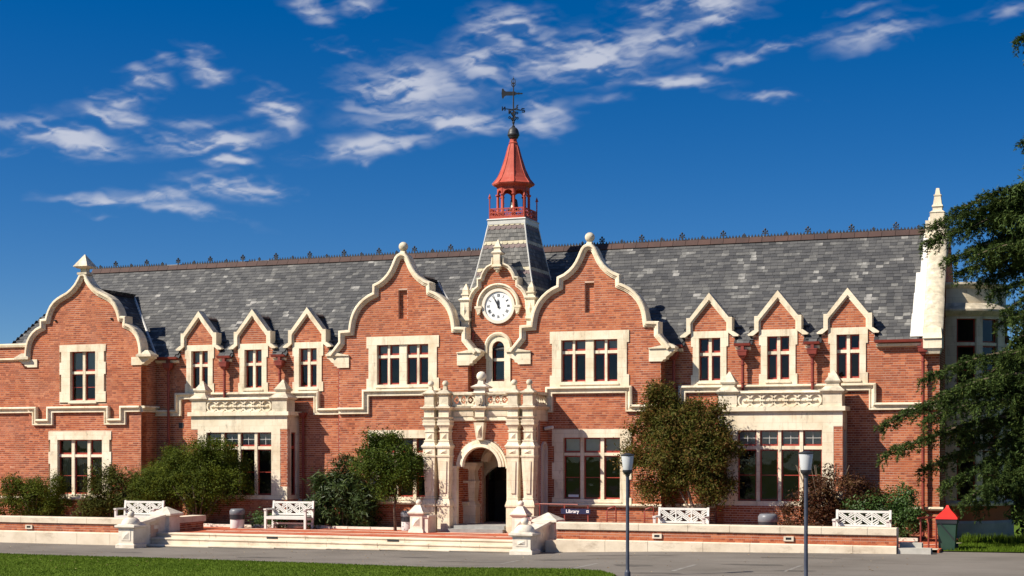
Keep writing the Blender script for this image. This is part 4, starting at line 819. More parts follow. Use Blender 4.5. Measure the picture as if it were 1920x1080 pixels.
# --- roof
EV, EZ, RV, RZ = -.16, 6.60, 3.4, 10.42
def roof():
    r = MB(); sl = Vector((0, RV-EV, RZ-EZ)); ln = sl.length
    y0 = .36; z0 = EZ+(RZ-EZ)*(y0-EV)/(RV-EV)
    r.quad((-20.89, y0, z0-.03), (14.25, y0, z0-.03), (14.25, RV, RZ-.03), (-19.1, RV, RZ-.03))
    ed = [-21.2]+[x for c in DL for x in (c-.82, c+.82)]+[x for c in DR for x in (c-.82, c+.82)]+[14.25]
    for a, b in zip(ed[::2], ed[1::2]): r.quad((a, EV, EZ-.03), (b, EV, EZ-.03), (b, y0, z0-.03), (a, y0, z0-.03))
    r.quad((14.25, 2*RV-EV, EZ-.03), (-21.2, 2*RV-EV, EZ-.03), (-19.1, RV, RZ-.03), (14.25, RV, RZ-.03)).quad((-21.2, 2*RV-EV, EZ-.03), (-21.2, EV, EZ-.03), (-19.1, RV, RZ-.03))
    r = r.build('roof', 'iron', B, label='grey slate roof with a few pale replacement slates')
    slates(r, (0, EV, EZ), (1, 0, 0), sl, lambda w: (-21.2+2.1*w/ln, 14.0), int(ln/.158)+1, pick=lambda a, q: a > 12.0, skip=lambda a, b, w: w < .78 and any(a < c+.80 and b > c-.80 for c in DL+DR))
    hp = Vector((2.1, 0, RZ-EZ))
    slates(r, (-21.2, 2*RV-EV, EZ), (0, -1, 0), hp, lambda w: ((RV-EV)*w/hp.length, 2*(RV-EV)-(RV-EV)*w/hp.length), int(hp.length/.158)+1)
    # ridge tiles and iron cresting
    x = -19.1
    while x < 13.9:
        e = min(x+.45, 13.95)
        MB().prism([(RV-.16, RZ-.10), (RV-.13, RZ-.12), (RV, RZ+.02), (RV+.13, RZ-.12), (RV+.16, RZ-.10), (RV+.03, RZ+.09), (RV-.03, RZ+.09)], x+.006, e-.006, lambda a, z, d: (d, a, z)).build('ridge_tile', 'ridge_tile', r); x = e
    m = MB(); x = -19.0; i = 0
    while x < 13.85:
        if not (-15.6 < x < -14.9 or -12.3 < x < -11.9 or -11.6 < x < -11.0):
            m.prism([(x-.04, RZ+.06), (x+.04, RZ+.06), (x+.04, RZ+.11), (x, RZ+.20), (x-.04, RZ+.11)], RV-.012, RV+.012)
        x += .112
    m.build('cresting', 'iron', r, kind='stuff')
    x = -18.6; k = 0; fm = {}
    for k in range(45):
        big = k % 2; x = -18.75+k*.735
        if x > 13.6 or -1.6 < x < 1.5: continue
        if big not in fm:
            s = .80 if big else .48; q = MB(); q.bar((0, 0, .04), (0, 0, .36*s), .035, .03)
            q.ball(0, 0, .37*s, .05*s, 8, 6)
            for t in (-1, 1): q.ball(t*.085*s, 0, .29*s, .045*s, 8, 6); q.ball(t*.11*s, 0, .20*s, .03*s, 8, 6); q.bar((0, 0, .16*s), (t*.09*s, 0, .29*s), .03*s, .03); q.bar((0, 0, .17*s), (t*.12*s, 0, .19*s), .025*s, .03)
            fm[big] = q.mesh('crest_finial'); fm[big].materials.append(MT['iron'])
        o = bpy.data.objects.new('crest_finial', fm[big]); C.objects.link(o); o.location = (x, RV, RZ+.05); hang(o, r)
    # cross roofs behind the three shaped gables
    for cx, gy, zr, hw in ((LG, LY, 9.15, 2.62), (-GC, GY, 9.28, 2.6), (GC, GY, 9.28, 2.6)):
        yb = EV+(zr-EZ)/(RZ-EZ)*(RV-EV); c = MB()
        for s_ in (-1, 1): c.quad((cx+s_*hw, gy+.25, EZ-.03), (cx+s_*hw, EV, EZ-.03), (cx, yb, zr-.03), (cx, gy+.25, zr-.03))
        c = c.build('cross_roof', 'iron', B)
        for s_ in (-1, 1):
            ww = Vector((-s_*hw, 0, zr-EZ)); L_ = ww.length
            if s_ > 0: slates(c, (cx+hw, gy+.25, EZ), (0, 1, 0), ww, lambda w: (0, (EV-gy-.25)+(yb-EV)*w/L_), int(L_/.158)+1)
            else: slates(c, (cx-hw, yb, EZ), (0, -1, 0), ww, lambda w: ((yb-EV)*(1-w/L_), yb-gy-.25), int(L_/.158)+1)
            MB().tube([(cx+s_*hw, EV-.02, EZ+.02), (cx, yb, zr+.03)], .05, 6).build('valley_lead', 'lead', c)
        m = MB().prism([(cx-.1, zr-.02), (cx+.1, zr-.02), (cx, zr+.07)], gy+.25, yb)
        for i in range(int((yb-gy-.4)/.1)): m.prism([(cx-.02, zr+.03), (cx+.02, zr+.03), (cx, zr+.15)], gy+.32+i*.1, gy+.35+i*.1)
        m.build('ridge', 'ridge_tile', c)
    # gutters, eaves stones, hoppers and downpipes
    spots = [(LG+2.5, DL[0]-.85), (DL[0]+.85, DL[1]-.85), (DL[1]+.85, DL[2]-.85), (DL[2]+.85, -GC-2.45), (GC+2.45, DR[0]-.85), (DR[0]+.85, DR[1]-.85), (DR[1]+.85, DR[2]-.85), (DR[2]+.85, 14.3)]
    for a, b in spots:
        MB().prism([(-.28, 6.62), (-.26, 6.54), (-.16, 6.52), (-.14, 6.60)], a+.01, b-.01, lambda y, z, x: (x, y, z)).build('gutter', 'pipe_paint', B)
        MB().prism([(-.14, 6.50), (-.11, 6.42), (.0, 6.40), (.0, 6.50)], a+.03, b-.03, lambda y, z, x: (x, y, z)).build('eaves_stone', 'stone', B)
    for x, zb in ((-13.2, TZ), (-10.8, 5.05), (-8.5, 5.05), (-6.08, TZ), (6.15, TZ), (8.45, 5.05), (10.70, 5.05), (14.12, TZ)):
        m = MB(); yy = -.17; m.tube([(x, yy, 6.30), (x, yy, zb)], .05, 10)
        for z in (5.9, 5.32, 3.5, 2.2, 1.45):
            if z > zb+.1: m.lathe([(.05, 0), (.068, .01), (.068, .06), (.05, .07)], x, yy, 10, z)
        d = m.build('downpipe', 'pipe_paint', B, smooth=40)
        h = MB(); h.fr(x, -.19, 6.12, 6.22, .12, .12, .24, .22); h.fr(x, -.19, 6.22, 6.36, .27, .24, .30, .26); h.fr(x, -.19, 6.36, 6.40, .33, .28); h.fr(x, -.20, 6.40, 6.56, .1, .1); h.build('hopper', 'pipe_paint', d)
    MB().tube([(-.93, CY-.08, 7.2), (-.93, CY-.08, 4.4)], .05, 8).build('downpipe', 'pipe_paint', B, smooth=40)
    for cx in (-BC, BC):
        for s_ in ((1,) if cx < 0 else (-1,)):
            x = cx+s_*2.2; q = MB().tube([(x, -.12, 4.35), (x, -.12, TZ)], .05, 8); q = q.build('downpipe', 'pipe_paint', B, smooth=40)
            MB().fr(x, -.14, 4.32, 4.5, .14, .14, .28, .24).build('hopper', 'pipe_paint', q)
roof()

# --- parapet of the right end
def end_parapet():
    p = MB(); sl = (RZ-EZ)/(RV-EV); segs = [(-.20, .9), (.82, 1.9), (1.82, 2.85), (2.77, 3.5)]
    base = MB().prism([(-.25, 6.45), (3.4, 6.45), (3.4, 10.6), (-.25, 6.75)], 0, .42, lambda a, z, n: (14.58-n, a, z)).build('end_parapet', 'coping_stone', B, label='white coped parapet with obelisk at the right end of the roof')
    for i, (a, b) in enumerate(segs):
        o = .20+.02*i; z = lambda y: EZ+sl*(y-EV)
        pr = [(-.30, 0), (-.30, .10), (-.22, .2), (-.1, .26), (.1, .26), (.22, .2), (.30, .10), (.30, 0)]
        cxs = 14.42-.055*(a+.2)
        m = MB(); n = len(pr)
        m.add([(cxs+u, a, z(a)+o+w) for u, w in pr]+[(cxs-.05+u, b, z(b)+o+w) for u, w in pr], [(k, k+1, n+k+1, n+k) for k in range(n-1)]+[tuple(range(n))[::-1], tuple(n+k for k in range(n)), (0, n, 2*n-1, n-1)])
        m.build('coping_stone_block', 'coping_stone', base, smooth=50)
    MB().fr(14.42, -.08, 6.15, 6.32, .42, .36, .5, .5).fr(14.42, -.08, 6.32, 6.62, .56, .56).fr(14.42, -.12, 6.62, 6.95, .58, .58, .5, .3).build('foot_stone', 'stone', base)
    for i, (a, b, w) in enumerate(((-.12, .58, .40), (.56, 1.26, .38), (1.24, 1.92, .36), (1.9, 2.62, .23), (2.6, 3.3, .21))):
        z = lambda y: EZ+sl*(y-EV)+.05+.012*((i+1) % 2); xo = 14.14-.04*a-.02
        MB().prism([(xo-w, 0), (xo+.2, 0), (xo+.2, .02), (xo-w, .02)], 0, 1, lambda u, h, q: (u-.028*q, a+(b-a)*q, z(a+(b-a)*q)+h)).build('lead_flashing', 'flashing', base)
    x, y = 14.15, 3.4; m = MB(); m.fr(x, y, 9.9, 10.75, .62, .62); m.fr(x+.06, y, 10.75, 11.02, .46, .46); m.fr(x+.06, y, 11.02, 11.10, .5, .5, .3, .3); m.fr(x+.06, y, 11.10, 11.22, .3, .3)
    m.fr(x+.06, y, 11.22, 11.28, .36, .36, .32, .32); m.fr(x+.06, y, 11.28, 11.58, .28, .28, .2, .2); m.fr(x+.06, y, 11.58, 11.62, .24, .24); m.fr(x+.06, y, 11.62, 11.84, .17, .17, .10, .10); m.build('obelisk', 'coping_stone', base)
end_parapet()

# --- round bay on the right end
def round_bay():
    cx, cy, r = 14.55, 3.7, 1.95; ang = lambda t: (cx+math.cos(R(t)), cy+math.sin(R(t)))
    def ringm(prof, nm, mt, par=None, a0=-88, a1=90, n=24, smooth=30):
        m = MB(); q = len(prof); vs = []
        for i in range(n+1):
            t = R(a0+(a1-a0)*i/n); vs += [(cx+d*math.cos(t), cy+d*math.sin(t), z) for d, z in prof]
        m.add(vs, [(i*q+k, (i+1)*q+k, (i+1)*q+(k+1) % q, i*q+(k+1) % q) for i in range(n) for k in range(q)]); return m.build(nm, mt, par or B, smooth=smooth)
    b = ringm([(r-.1, .30), (r+.10, .30), (r+.10, .82), (r+.02, .90), (r-.1, .90)], 'round_bay', 'concrete'); b['label'] = 'two storey rounded stone bay at the right end behind the cedar'
    ringm([(r-.2, .9), (r, .9), (r, 1.40), (r-.2, 1.40)], 'brick_base', 'brick', b)
    ringm([(r-.2, 1.38), (r+.10, 1.38), (r+.12, 1.46), (r, 1.54), (r-.2, 1.54)], 'sill_moulding', 'stone', b)
    for z0, z1 in ((3.80, 4.62), (7.38, 7.50)): ringm([(r-.2, z0), (r, z0), (r, z1), (r-.2, z1)], 'stone_band', 'stone', b)
    ringm([(r-.2, 4.60), (r+.05, 4.62), (r+.13, 4.74), (r+.13, 4.82), (r, 4.92), (r-.2, 5.0), (r-.2, 4.7)], 'cornice', 'stone', b)
    ringm([(r-.2, 7.46), (r+.05, 7.48), (r+.18, 7.62), (r+.18, 7.68), (r-.02, 7.88), (r-.3, 7.90), (r-.3, 7.46)], 'cornice', 'coping_stone', b)
    ringm([(r-.30, 7.88), (r-.15, 7.88), (r-.15, 8.38), (r-.30, 8.38)], 'parapet', 'stone', b)
    ringm([(r-.32, 8.36), (r-.13, 8.36), (r-.02, 8.48), (r-.02, 8.54), (r-.3, 8.58), (r-.32, 8.48)], 'parapet_coping', 'coping_stone', b)
    ringm([(r-.5, .5), (r-.48, .5), (r-.48, 8), (r-.5, 8)], 'inner_screen', 'room_dark', b, n=12)
    for z0, z1, zt in ((1.54, 3.80, 3.15), (4.92, 7.40, 6.52)):
        for i in range(7):
            t = -84+28*i
            ringm([(r-.2, z0), (r, z0), (r, z1), (r-.2, z1)], 'mullion', 'stone', b, t-(6 if i % 2 == 0 else 3.2), t+(6 if i % 2 == 0 else 3.2), 2)
            if i < 6:
                a0, a1 = t+(6 if i % 2 == 0 else 3.2), t+28-(6 if (i+1) % 2 == 0 else 3.2)
                ringm([(r-.18, zt), (r-.04, zt), (r-.04, zt+.1), (r-.18, zt+.1)], 'transom', 'stone', b, a0, a1, 3)
                for q0, q1 in ((z0, zt), (zt+.1, z1)):
                    P = lambda t, z, d: (cx+(r-d)*math.cos(R(t)), cy+(r-d)*math.sin(R(t)), z)
                    MB().quad(P(a0, q0, .13), P(a1, q0, .13), P(a1, q1, .13), P(a0, q1, .13)).build('pane', 'glass', b)
                    m = MB(); e = (a1-a0)*.09
                    for u0, u1, v0, v1 in ((a0, a0+e, q0, q1), (a1-e, a1, q0, q1), (a0+e, a1-e, q0, q0+.05), (a0+e, a1-e, q1-.05, q1)): m.quad(P(u0, v0, .115), P(u1, v0, .115), P(u1, v1, .115), P(u0, v1, .115))
                    if q1-q0 > 1: m.quad(P(a0, (q0+q1)/2, .113), P(a1, (q0+q1)/2, .113), P(a1, (q0+q1)/2+.03, .113), P(a0, (q0+q1)/2+.03, .113))
                    m.build('sash', 'sash_paint', b)
round_bay()

# --- belfry tower
def tower():
    cx, cy = 0.0, 1.22
    HW = [(8.2, 1.30), (8.6, 1.18), (9.2, 1.02), (9.8, .90), (10.4, .78), (10.8, .71), (11.06, .66)]
    def hw(z):
        for (a, b), (c, d) in zip(HW, HW[1:]):
            if a <= z <= c: return b+(d-b)*(z-a)/(c-a)
        return .66
    m = MB()
    for (z0, w0), (z1, w1) in zip(HW, HW[1:]): m.fr(cx, cy, z0, z1, 2*w0-.06, 2*w0-.06, 2*w1-.06, 2*w1-.06)
    t = m.build('tower_roof', 'iron', B, label='steep slated tower base with cream scalloped bands under the belfry')
    zs = []; z = 8.25
    while z < 11.02: zs.append(z); z += .135
    sets = {'slating': ('tower_slate', MB()), 'cream_band': ('cream_slate', MB()), 'purple_band': ('purple_slate', MB())}
    for i, z in enumerate(zs):
        k = len(zs)-1-i; nm = 'slating'
        if k in (0, 5, 6+6, 17+0): nm = 'cream_band'
        if k in (1, 6, 13): nm = 'purple_band'
        zt = min(z+.165, 11.06); w0, w1 = hw(z), hw(zt); sc_ = nm != 'slating'; pw = .2 if sc_ else .16
        for dx, dy in ((0, -1), (1, 0), (0, 1), (-1, 0)):
            N_ = Vector((dx, dy, 0)); T = Vector((-dy, dx, 0)); o = (i % 2)*pw/2; u = -w0-o
            while u < w0:
                a, b = max(-w0, u+.003), min(w0, u+pw-.003); u += pw
                if b-a < .03: continue
                lift = .018+random.random()*.008; g = sets[nm][1]
                q = lambda s, zz, n: Vector((cx, cy, 0))+N_*(hw(zz)+n)+T*(s*(hw(zz)/w0))+Vector((0, 0, zz))
                if sc_:
                    mid = (a+b)/2; h = (b-a)/2; pts = [q(mid+h*math.cos(R(v)), z+.055+.06*math.sin(R(v)), lift) for v in range(180, 361, 30)]+[q(b, zt, .004), q(a, zt, .004)]
                else: pts = [q(a, z, lift), q(b, z, lift), q(b, zt, .004), q(a, zt, .004)]
                g.quad(*pts); g.quad(q(a, z+.03 if sc_ else z, 0), q(b, z+.03 if sc_ else z, 0), pts[-3] if not sc_ else pts[6], pts[0])
    for nm, (mt, g) in sets.items(): g.build(nm, mt, t, kind='stuff')
    for sx in (-1, 1):
        for sy in (-1, 1):
            MB().tube([(cx+sx*w, cy+sy*w, z) for z, w in HW], .032, 6).build('hip_roll', 'lead', t)
    MB().fr(cx, cy, 11.0, 11.16, 1.40, 1.40).fr(cx, cy, 11.16, 11.20, 1.46, 1.46, 1.40, 1.40).build('lead_cap', 'lead', t)
    # belfry
    b = MB().fr(cx, cy, 11.19, 11.27, 1.30, 1.30).build('belfry', 'belfry_paint', B, label='open red painted belfry with iron railing and bell')
    rail = MB(); w = .64
    for sx, sy, ex, ey in ((-1, -1, 1, -1), (1, -1, 1, 1), (1, 1, -1, 1), (-1, 1, -1, -1)):
        a = Vector((cx+sx*w, cy+sy*w, 0)); e = Vector((cx+ex*w, cy+ey*w, 0)); d = (e-a).normalized(); up = d.cross(Vector((0, 0, 1)))
        rail = MB()
        for z in (11.28, 11.42, 11.55): rail.bar(a+Vector((0, 0, z)), e+Vector((0, 0, z)), .03, .03, up)
        n = 9
        for i in range(n):
            p = a+(e-a)*((i+.5)/n); h = (e-a).length/n/2
            for z0, z1 in ((11.28, 11.42), (11.42, 11.55)):
                rail.bar(p-d*h+Vector((0, 0, z0)), p+d*h+Vector((0, 0, z1)), .02, .02, up); rail.bar(p+d*h+Vector((0, 0, z0)), p-d*h+Vector((0, 0, z1)), .02, .02, up)
        rail.build('railing', 'belfry_paint', b)
        m = MB().tube([a+Vector((0, 0, 11.2)), a+Vector((0, 0, 11.95))], .022, 6); m.ball(a.x, a.y, 11.97, .045, 8, 6); m.bar(a+Vector((-.06, 0, 11.93)), a+Vector((.06, 0, 11.93)), .025, .025); m.fr(a.x, a.y, 12.0, 12.08, .05, .05, .01, .01); m.build('corner_post', 'belfry_paint', b)
    r0 = .54
    for i in range(8):
        a = R(22.5+45*i); x, y = cx+r0*math.cos(a), cy+r0*math.sin(a)
        MB().lathe([(.075, 11.22), (.075, 11.40), (.052, 11.44), (.048, 12.02), (.085, 12.06), (.085, 12.10)], x, y, 10).build('post', 'belfry_paint', b, smooth=40)
        a2 = a+R(45); x2, y2 = cx+r0*math.cos(a2), cy+r0*math.sin(a2); d = Vector((x2-x, y2-y, 0)); L_ = d.length; d.normalize(); nrm = Vector((d.y, -d.x, 0))
        hp = [(0, 12.09), (.045, 12.09)] + [(L_/2-(L_/2-.045)*math.cos(R(v)), 12.09+.14*math.sin(R(v))) for v in range(15, 180, 15)] + [(L_-.045, 12.09), (L_, 12.09), (L_, 12.34), (0, 12.34)]
        MB().prism(hp, -.035, .035, lambda s, z, n: tuple(Vector((x, y, 0))+d*s+nrm*(-n)+Vector((0, 0, z)))).build('arch', 'belfry_paint', b)
    oc = R(22.5)
    MB().lathe([(.56, 12.32), (.60, 12.36), (.72, 12.42), (.74, 12.45), (.74, 12.47)], cx, cy, 8, rot=oc).build('eaves', 'belfry_paint', b)
    MB().lathe([(.75, 12.465), (.68, 12.53), (.585, 12.66), (.50, 12.82), (.425, 13.0), (.355, 13.2), (.295, 13.4), (.24, 13.6), (.19, 13.78), (.155, 13.88), (.145, 13.90), (.17, 13.92), (.13, 13.96), (.115, 14.12)], cx, cy, 8, rot=oc).build('spire', 'belfry_paint', b)
    for i in range(8):
        a = oc+R(45*i); MB().tube([(cx+r*math.cos(a), cy+r*math.sin(a), z) for r, z in ((.75, 12.47), (.585, 12.66), (.425, 13.0), (.295, 13.4), (.19, 13.78), (.15, 13.88))], .014, 5).build('spire_roll', 'belfry_paint', b)
    MB().lathe([(.10, 14.06), (.17, 14.10), (.185, 14.16), (.21, 14.18), (.215, 14.22), (.20, 14.24), (.195, 14.30), (.16, 14.40), (.10, 14.46), (.055, 14.48), (.06, 14.52), (.03, 14.54)], cx, cy, 20).build('finial_dome', 'iron', b, smooth=40)
    bell = [(.02, .40), (.08, .40), (.115, .36), (.13, .28), (.14, .18), (.165, .09), (.21, .02), (.225, 0), (.20, .0), (.16, .06), (.12, .16)]
    MB().lathe(bell[::-1], cx+.02, cy, 20, 11.56).tube([(cx+.02, cy, 11.94), (cx+.02, cy, 12.3)], .03, 8).build('bell', 'bronze', b, smooth=40)
    # weather vane
    v = MB().tube([(cx, cy, 14.5), (cx, cy, 16.05)], .032, 8, .02).build('weather_vane', 'iron', B, label='black wrought iron weather vane with compass letters')
    MB().lathe([(.03, 14.60), (.05, 14.63), (.05, 14.66), (.03, 14.70)], cx, cy, 10).build('collar', 'iron', v)
    Rt = Vector((math.cos(AZ), math.sin(AZ), 0))        # the vane happens to lie square to the view
    def flat(pts, nm, d=Rt, th=.012):
        n = Vector((d.y, -d.x, 0)); m = MB(); k = len(pts); a = [Vector((cx, cy, 0))+d*u+n*th+Vector((0, 0, z)) for u, z in pts]; c = [p-n*2*th for p in a]
        m.add(a+c, [tuple(range(k)), tuple(range(k, 2*k))[::-1]]+[(i, k+i, k+(i+1) % k, (i+1) % k) for i in range(k)]); return m.build(nm, 'iron', v)
    flat([(-.40, 15.50), (-.36, 15.48), (-.31, 15.56), (-.26, 15.59), (.05, 15.59), (.09, 15.62), (.14, 15.635), (.19, 15.62), (.24, 15.645), (.27, 15.63), (.33, 15.65), (.33, 15.67), (.27, 15.69), (.24, 15.675), (.19, 15.70), (.14, 15.685), (.09, 15.70), (.05, 15.73), (-.26, 15.73), (-.31, 15.76), (-.36, 15.84), (-.40, 15.82), (-.42, 15.66)], 'arrow')
    for k in range(4):
        a = AZ+R(22+90*k); d = Vector((math.cos(a), math.sin(a), 0)); o = Vector((cx, cy, 15.10))
        MB().tube([o, o+d*.30], .018, 5).build('compass_arm', 'iron', v)
        def stroke(lines):
            m = MB()
            for p, q in lines: m.bar(o+d*(.32+p[0])+Vector((0, 0, p[1])), o+d*(.32+q[0])+Vector((0, 0, q[1])), 0.032, .03, d.cross(Vector((0, 0, 1))))
            m.build('compass_letter', 'iron', v)
        stroke({0: [((0, -.06), (.1, -.06)), ((.1, -.06), (.1, 0)), ((.1, 0), (0, 0)), ((0, 0), (0, .06)), ((0, .06), (.1, .06))],
                1: [((0, .07), (.03, -.07)), ((.03, -.07), (.06, .04)), ((.06, .04), (.09, -.07)), ((.09, -.07), (.12, .07))],
                2: [((0, -.07), (0, .07)), ((0, .07), (.1, -.07)), ((.1, -.07), (.1, .07))],
                3: [((0, -.07), (0, .07)), ((0, .07), (.1, .07)), ((0, 0), (.08, 0)), ((0, -.07), (.1, -.07))]}[k])
        for zc, rr, s0 in ((14.98, .055, .14), (14.80, .055, .15)):
            pts = [(s0+rr*(1-.09*i)*math.cos(R(200-45*i)), zc+rr*(1-.09*i)*math.sin(R(200-45*i))) for i in range(9)]
            MB().tube([(cx, cy, zc-.14)]+[(cx+d.x*u, cy+d.y*u, z) for u, z in pts], .018, 5).build('scroll', 'iron', v)
    for s_ in (-1, 1):
        for z in (16.0, 16.1): MB().tube([(cx, cy, z-.12), tuple(Vector((cx, cy, z-.04))+Rt*s_*.06), tuple(Vector((cx, cy, z+.06))+Rt*s_*.05)], .018, 5).build('fleur_petal', 'iron', v)
    MB().tube([(cx, cy, 16.0), (cx, cy, 16.27)], .012, 6, .004).build('fleur_tip', 'iron', v); MB().ball(cx, cy, 16.18, .03, 8, 6).build('fleur_knob', 'iron', v)
tower()

# ------------------------------------------------------------------ terrace walls, steps and pillars
def stones(parent, a, b, step, fn, name):
    """cuts a run into separate stones with fine joints; fn(MB, x0, x1)"""
    x = a; rr = random.Random(int(a*10)+99)
    while x < b-.01:
        e = x+step*rr.uniform(.85, 1.15)
        if b-e < step*.4: e = b
        e = min(e, b); m = MB(); fn(m, x+.005, e-.005); m.build(name[0], name[1], parent); x = e
def terrace_wall(label, a, b, top, vents):
    y = -6.5; t = thing('terrace_wall', label, 'wall', ((a+b)/2, y, .2), 'low terrace walls', True); zb = top-.205; zp = zb-.28
    w = MB().box(a, b, y+.02, y+.45, -.1, zb).build('wall_core', 'mortar', t)
    q = rect(a, b, zp, zb-.005)
    n = 0; v = []
    for a0, a1, z0, z1, pk in lay(q):
        if a1-a0 > .22:
            o = bpy.data.objects.new('brick', brick_mesh()); C.objects.link(o); o.location = ((a0+a1)/2, y+.02, z0); hang(o, w)
        else:
            MB_ = header_mesh(); o = bpy.data.objects.new('brick', MB_); C.objects.link(o); o.location = ((a0+a1)/2, y+.02, z0); o.scale.x = (a1-a0)/.1067; hang(o, w)
    def cope(m, x0, x1): m.sweep([(x0, top), (x1, top)], [(0, .47), (.012, .2), (0, -.02), (-.02, -.035), (-.195, -.035), (-.205, -.02), (-.205, .47)], lambda u, z, d: (u, y+d, z))
    stones(t, a, b, 1.35, cope, ('coping_stone', 'terrace_stone'))
    def pl(m, x0, x1): m.sweep([(x0, zp), (x1, zp)], [(0, .02), (-.03, -.04), (-.6, -.04), (-.6, .02)], lambda u, z, d: (u, y+d, z))
    stones(t, a, b, 1.5, pl, ('plinth_stone', 'terrace_stone'))
    for x in vents:
        zc = (zp+zb)/2; m = MB().prism(rect(x-.14, x+.14, zc-.07, zc+.07), y-.03, y+.02, holes=[rect(x-.08, x+.08, zc-.035, zc+.035)]); m.build('vent_block', 'terrace_stone', t)
        MB().box(x-.08, x+.08, y-.01, y+.01, zc-.035, zc+.035).build('vent_grille', 'iron', t)
    return t
_hm = None
def header_mesh():
    global _hm
    if _hm is None: _hm = MB().box(-.0533, .0533, -.005, .004, 0, BH).mesh('brick_header'); _hm.materials.append(MT['brick'])
    return _hm
terrace_wall('low brick terrace wall with stone coping running left from the steps', -20.5, -9.75, .92, (-14.55,))
terrace_wall('low brick terrace wall with stone coping running right from the steps', 4.28, 14.1, 1.04, (7.35, 11.15))
def steps():
    t = thing('terrace_steps', 'broad flight of three worn cream stone steps below the porch', 'steps', (-3, -6.3, .1), None, True); a, b = -9.75, 3.5
    for i, (y0, y1, zt) in enumerate(((-6.12, -5.8, .458), (-6.46, -6.12, .31), (-6.80, -6.46, None))):
        def f(m, x0, x1):
            z = zt if zt else GZ((x0+x1)/2)+.065; j = random.uniform(-.006, .006)
            m.sweep([(x0, z), (x1, z)], [(0, y1), (0, y0-.02+j), (-.012, y0-.03+j), (-.045, y0-.03+j), (-.055, y0+j), (-.4, y0+j), (-.4, y1)], lambda u, zz, d: (u, d, zz))
        stones(t, a, b, (1.75, 1.6, 2.1)[i], f, ('step_stone', 'terrace_stone'))
    for x in (-5.45, -1.2): MB().box(x-.2, x+.2, -6.131, -6.11, .335, .42).build('drain_slot', 'iron', t)
steps()
def stair_side(cx, label):
    t = thing('stair_parapet', label, 'parapet', (cx, -6.4, .1), 'stone stair parapets', True); zb = GZ(cx)-.03; y0, y1 = -7.35, -5.3
    m = MB(); m.fr(cx, y0, zb, zb+.13, .70, .70); m.fr(cx, y0, zb+.13, zb+.18, .70, .70, .58, .58); m.fr(cx, y0, zb+.18, .66, .56, .56); m.build('low_pillar', 'pale_stone', t)
    m = MB().prism(rect(cx-.17, cx+.17, zb+.27, .58), y0-.295, y0-.27); m.add([(cx-.12, y0-.296, zb+.31), (cx+.12, y0-.296, zb+.31), (cx+.12, y0-.296, .54), (cx-.12, y0-.296, .54), (cx, y0-.34, (zb+.85)/2)], [(0,1,4), (1,2,4), (2,3,4), (3,0,4)]); m.build('relief_panel', 'pale_stone', t)
    MB().fr(cx, y0, .66, .70, .62, .62, .74, .74).fr(cx, y0, .70, .76, .74, .74).fr(cx, y0, .76, .79, .70, .70, .56, .56).build('cap', 'pale_stone', t)
    MB().lathe([(.30, .785), (.30, .81), (.29, .86), (.25, .93), (.19, .98), (.12, 1.0)], cx, y0, 18).ball(cx, y0, 1.09, .115).build('ball_finial', 'pale_stone', t, smooth=40)
    m = MB(); m.fr(cx, y1, .2, .96, .62, .62); m.build('high_pillar', 'pale_stone', t)
    MB().fr(cx, y1, .96, 1.0, .66, .66, .80, .80).fr(cx, y1, 1.0, 1.06, .80, .80).fr(cx, y1, 1.06, 1.27, .80, .80, .05, .05).build('pyramid_cap', 'pale_stone', t)
    h = lambda y: .72+.27*(y-y0)/(y1-y0)
    ya, yb = y0+.2, y1-.2
    MB().add([(cx+u, y, z) for u in (-.16, .16) for y, z in ((ya, -.1), (yb, -.1), (yb, h(yb)), (ya, h(ya)))], [(0,1,2,3), (7,6,5,4), (0,3,7,4), (1,5,6,2), (3,2,6,7)]).build('sloping_wall', 'pale_stone', t)
    MB().add([(cx+u, y, z) for u in (-.22, .22) for y, z in ((ya, h(ya)), (yb, h(yb)), (yb, h(yb)+.09), (ya, h(ya)+.09))], [(0,1,2,3), (7,6,5,4), (0,3,7,4), (1,5,6,2), (3,2,6,7), (0,4,5,1)]).build('sloping_coping', 'pale_stone', t)
    MB().box(cx+.155, cx+.175, -6.3, -6.05, .58, .70).build('relief_block', 'pale_stone', t)
stair_side(-9.92, 'stone stair parapet with ball pillar at the left end of the steps')
MB().box(3.92, 4.275, -6.45, -5.3, -.1, .50).build('wall_end_block', 'terrace_stone', bpy.data.objects['terrace_steps'])
stair_side(3.60, 'stone stair parapet with ball pillar at the right end of the steps')
def stub():
    t = thing('stub_wall', 'short brick return wall with stone coping behind the left stair pillar', 'wall', (-9.9, -4.2, TZ), None, True); x = -9.68
    w = MB().box(x-.42, x, -4.98, -3.4, TZ, .72).build('wall_core', 'mortar', t); q = rect(-4.98, -3.4, TZ, .72); bricks(w, q, [], right(x)); q = rect(x-.42, x, TZ, .72); bricks(w, q, [], front(-4.98))
    for a, b in ((-4.98, -4.2), (-4.19, -3.34)): MB().box(x-.48, x+.06, a, b, .72, .92).build('coping_stone', 'terrace_stone', t)
stub()
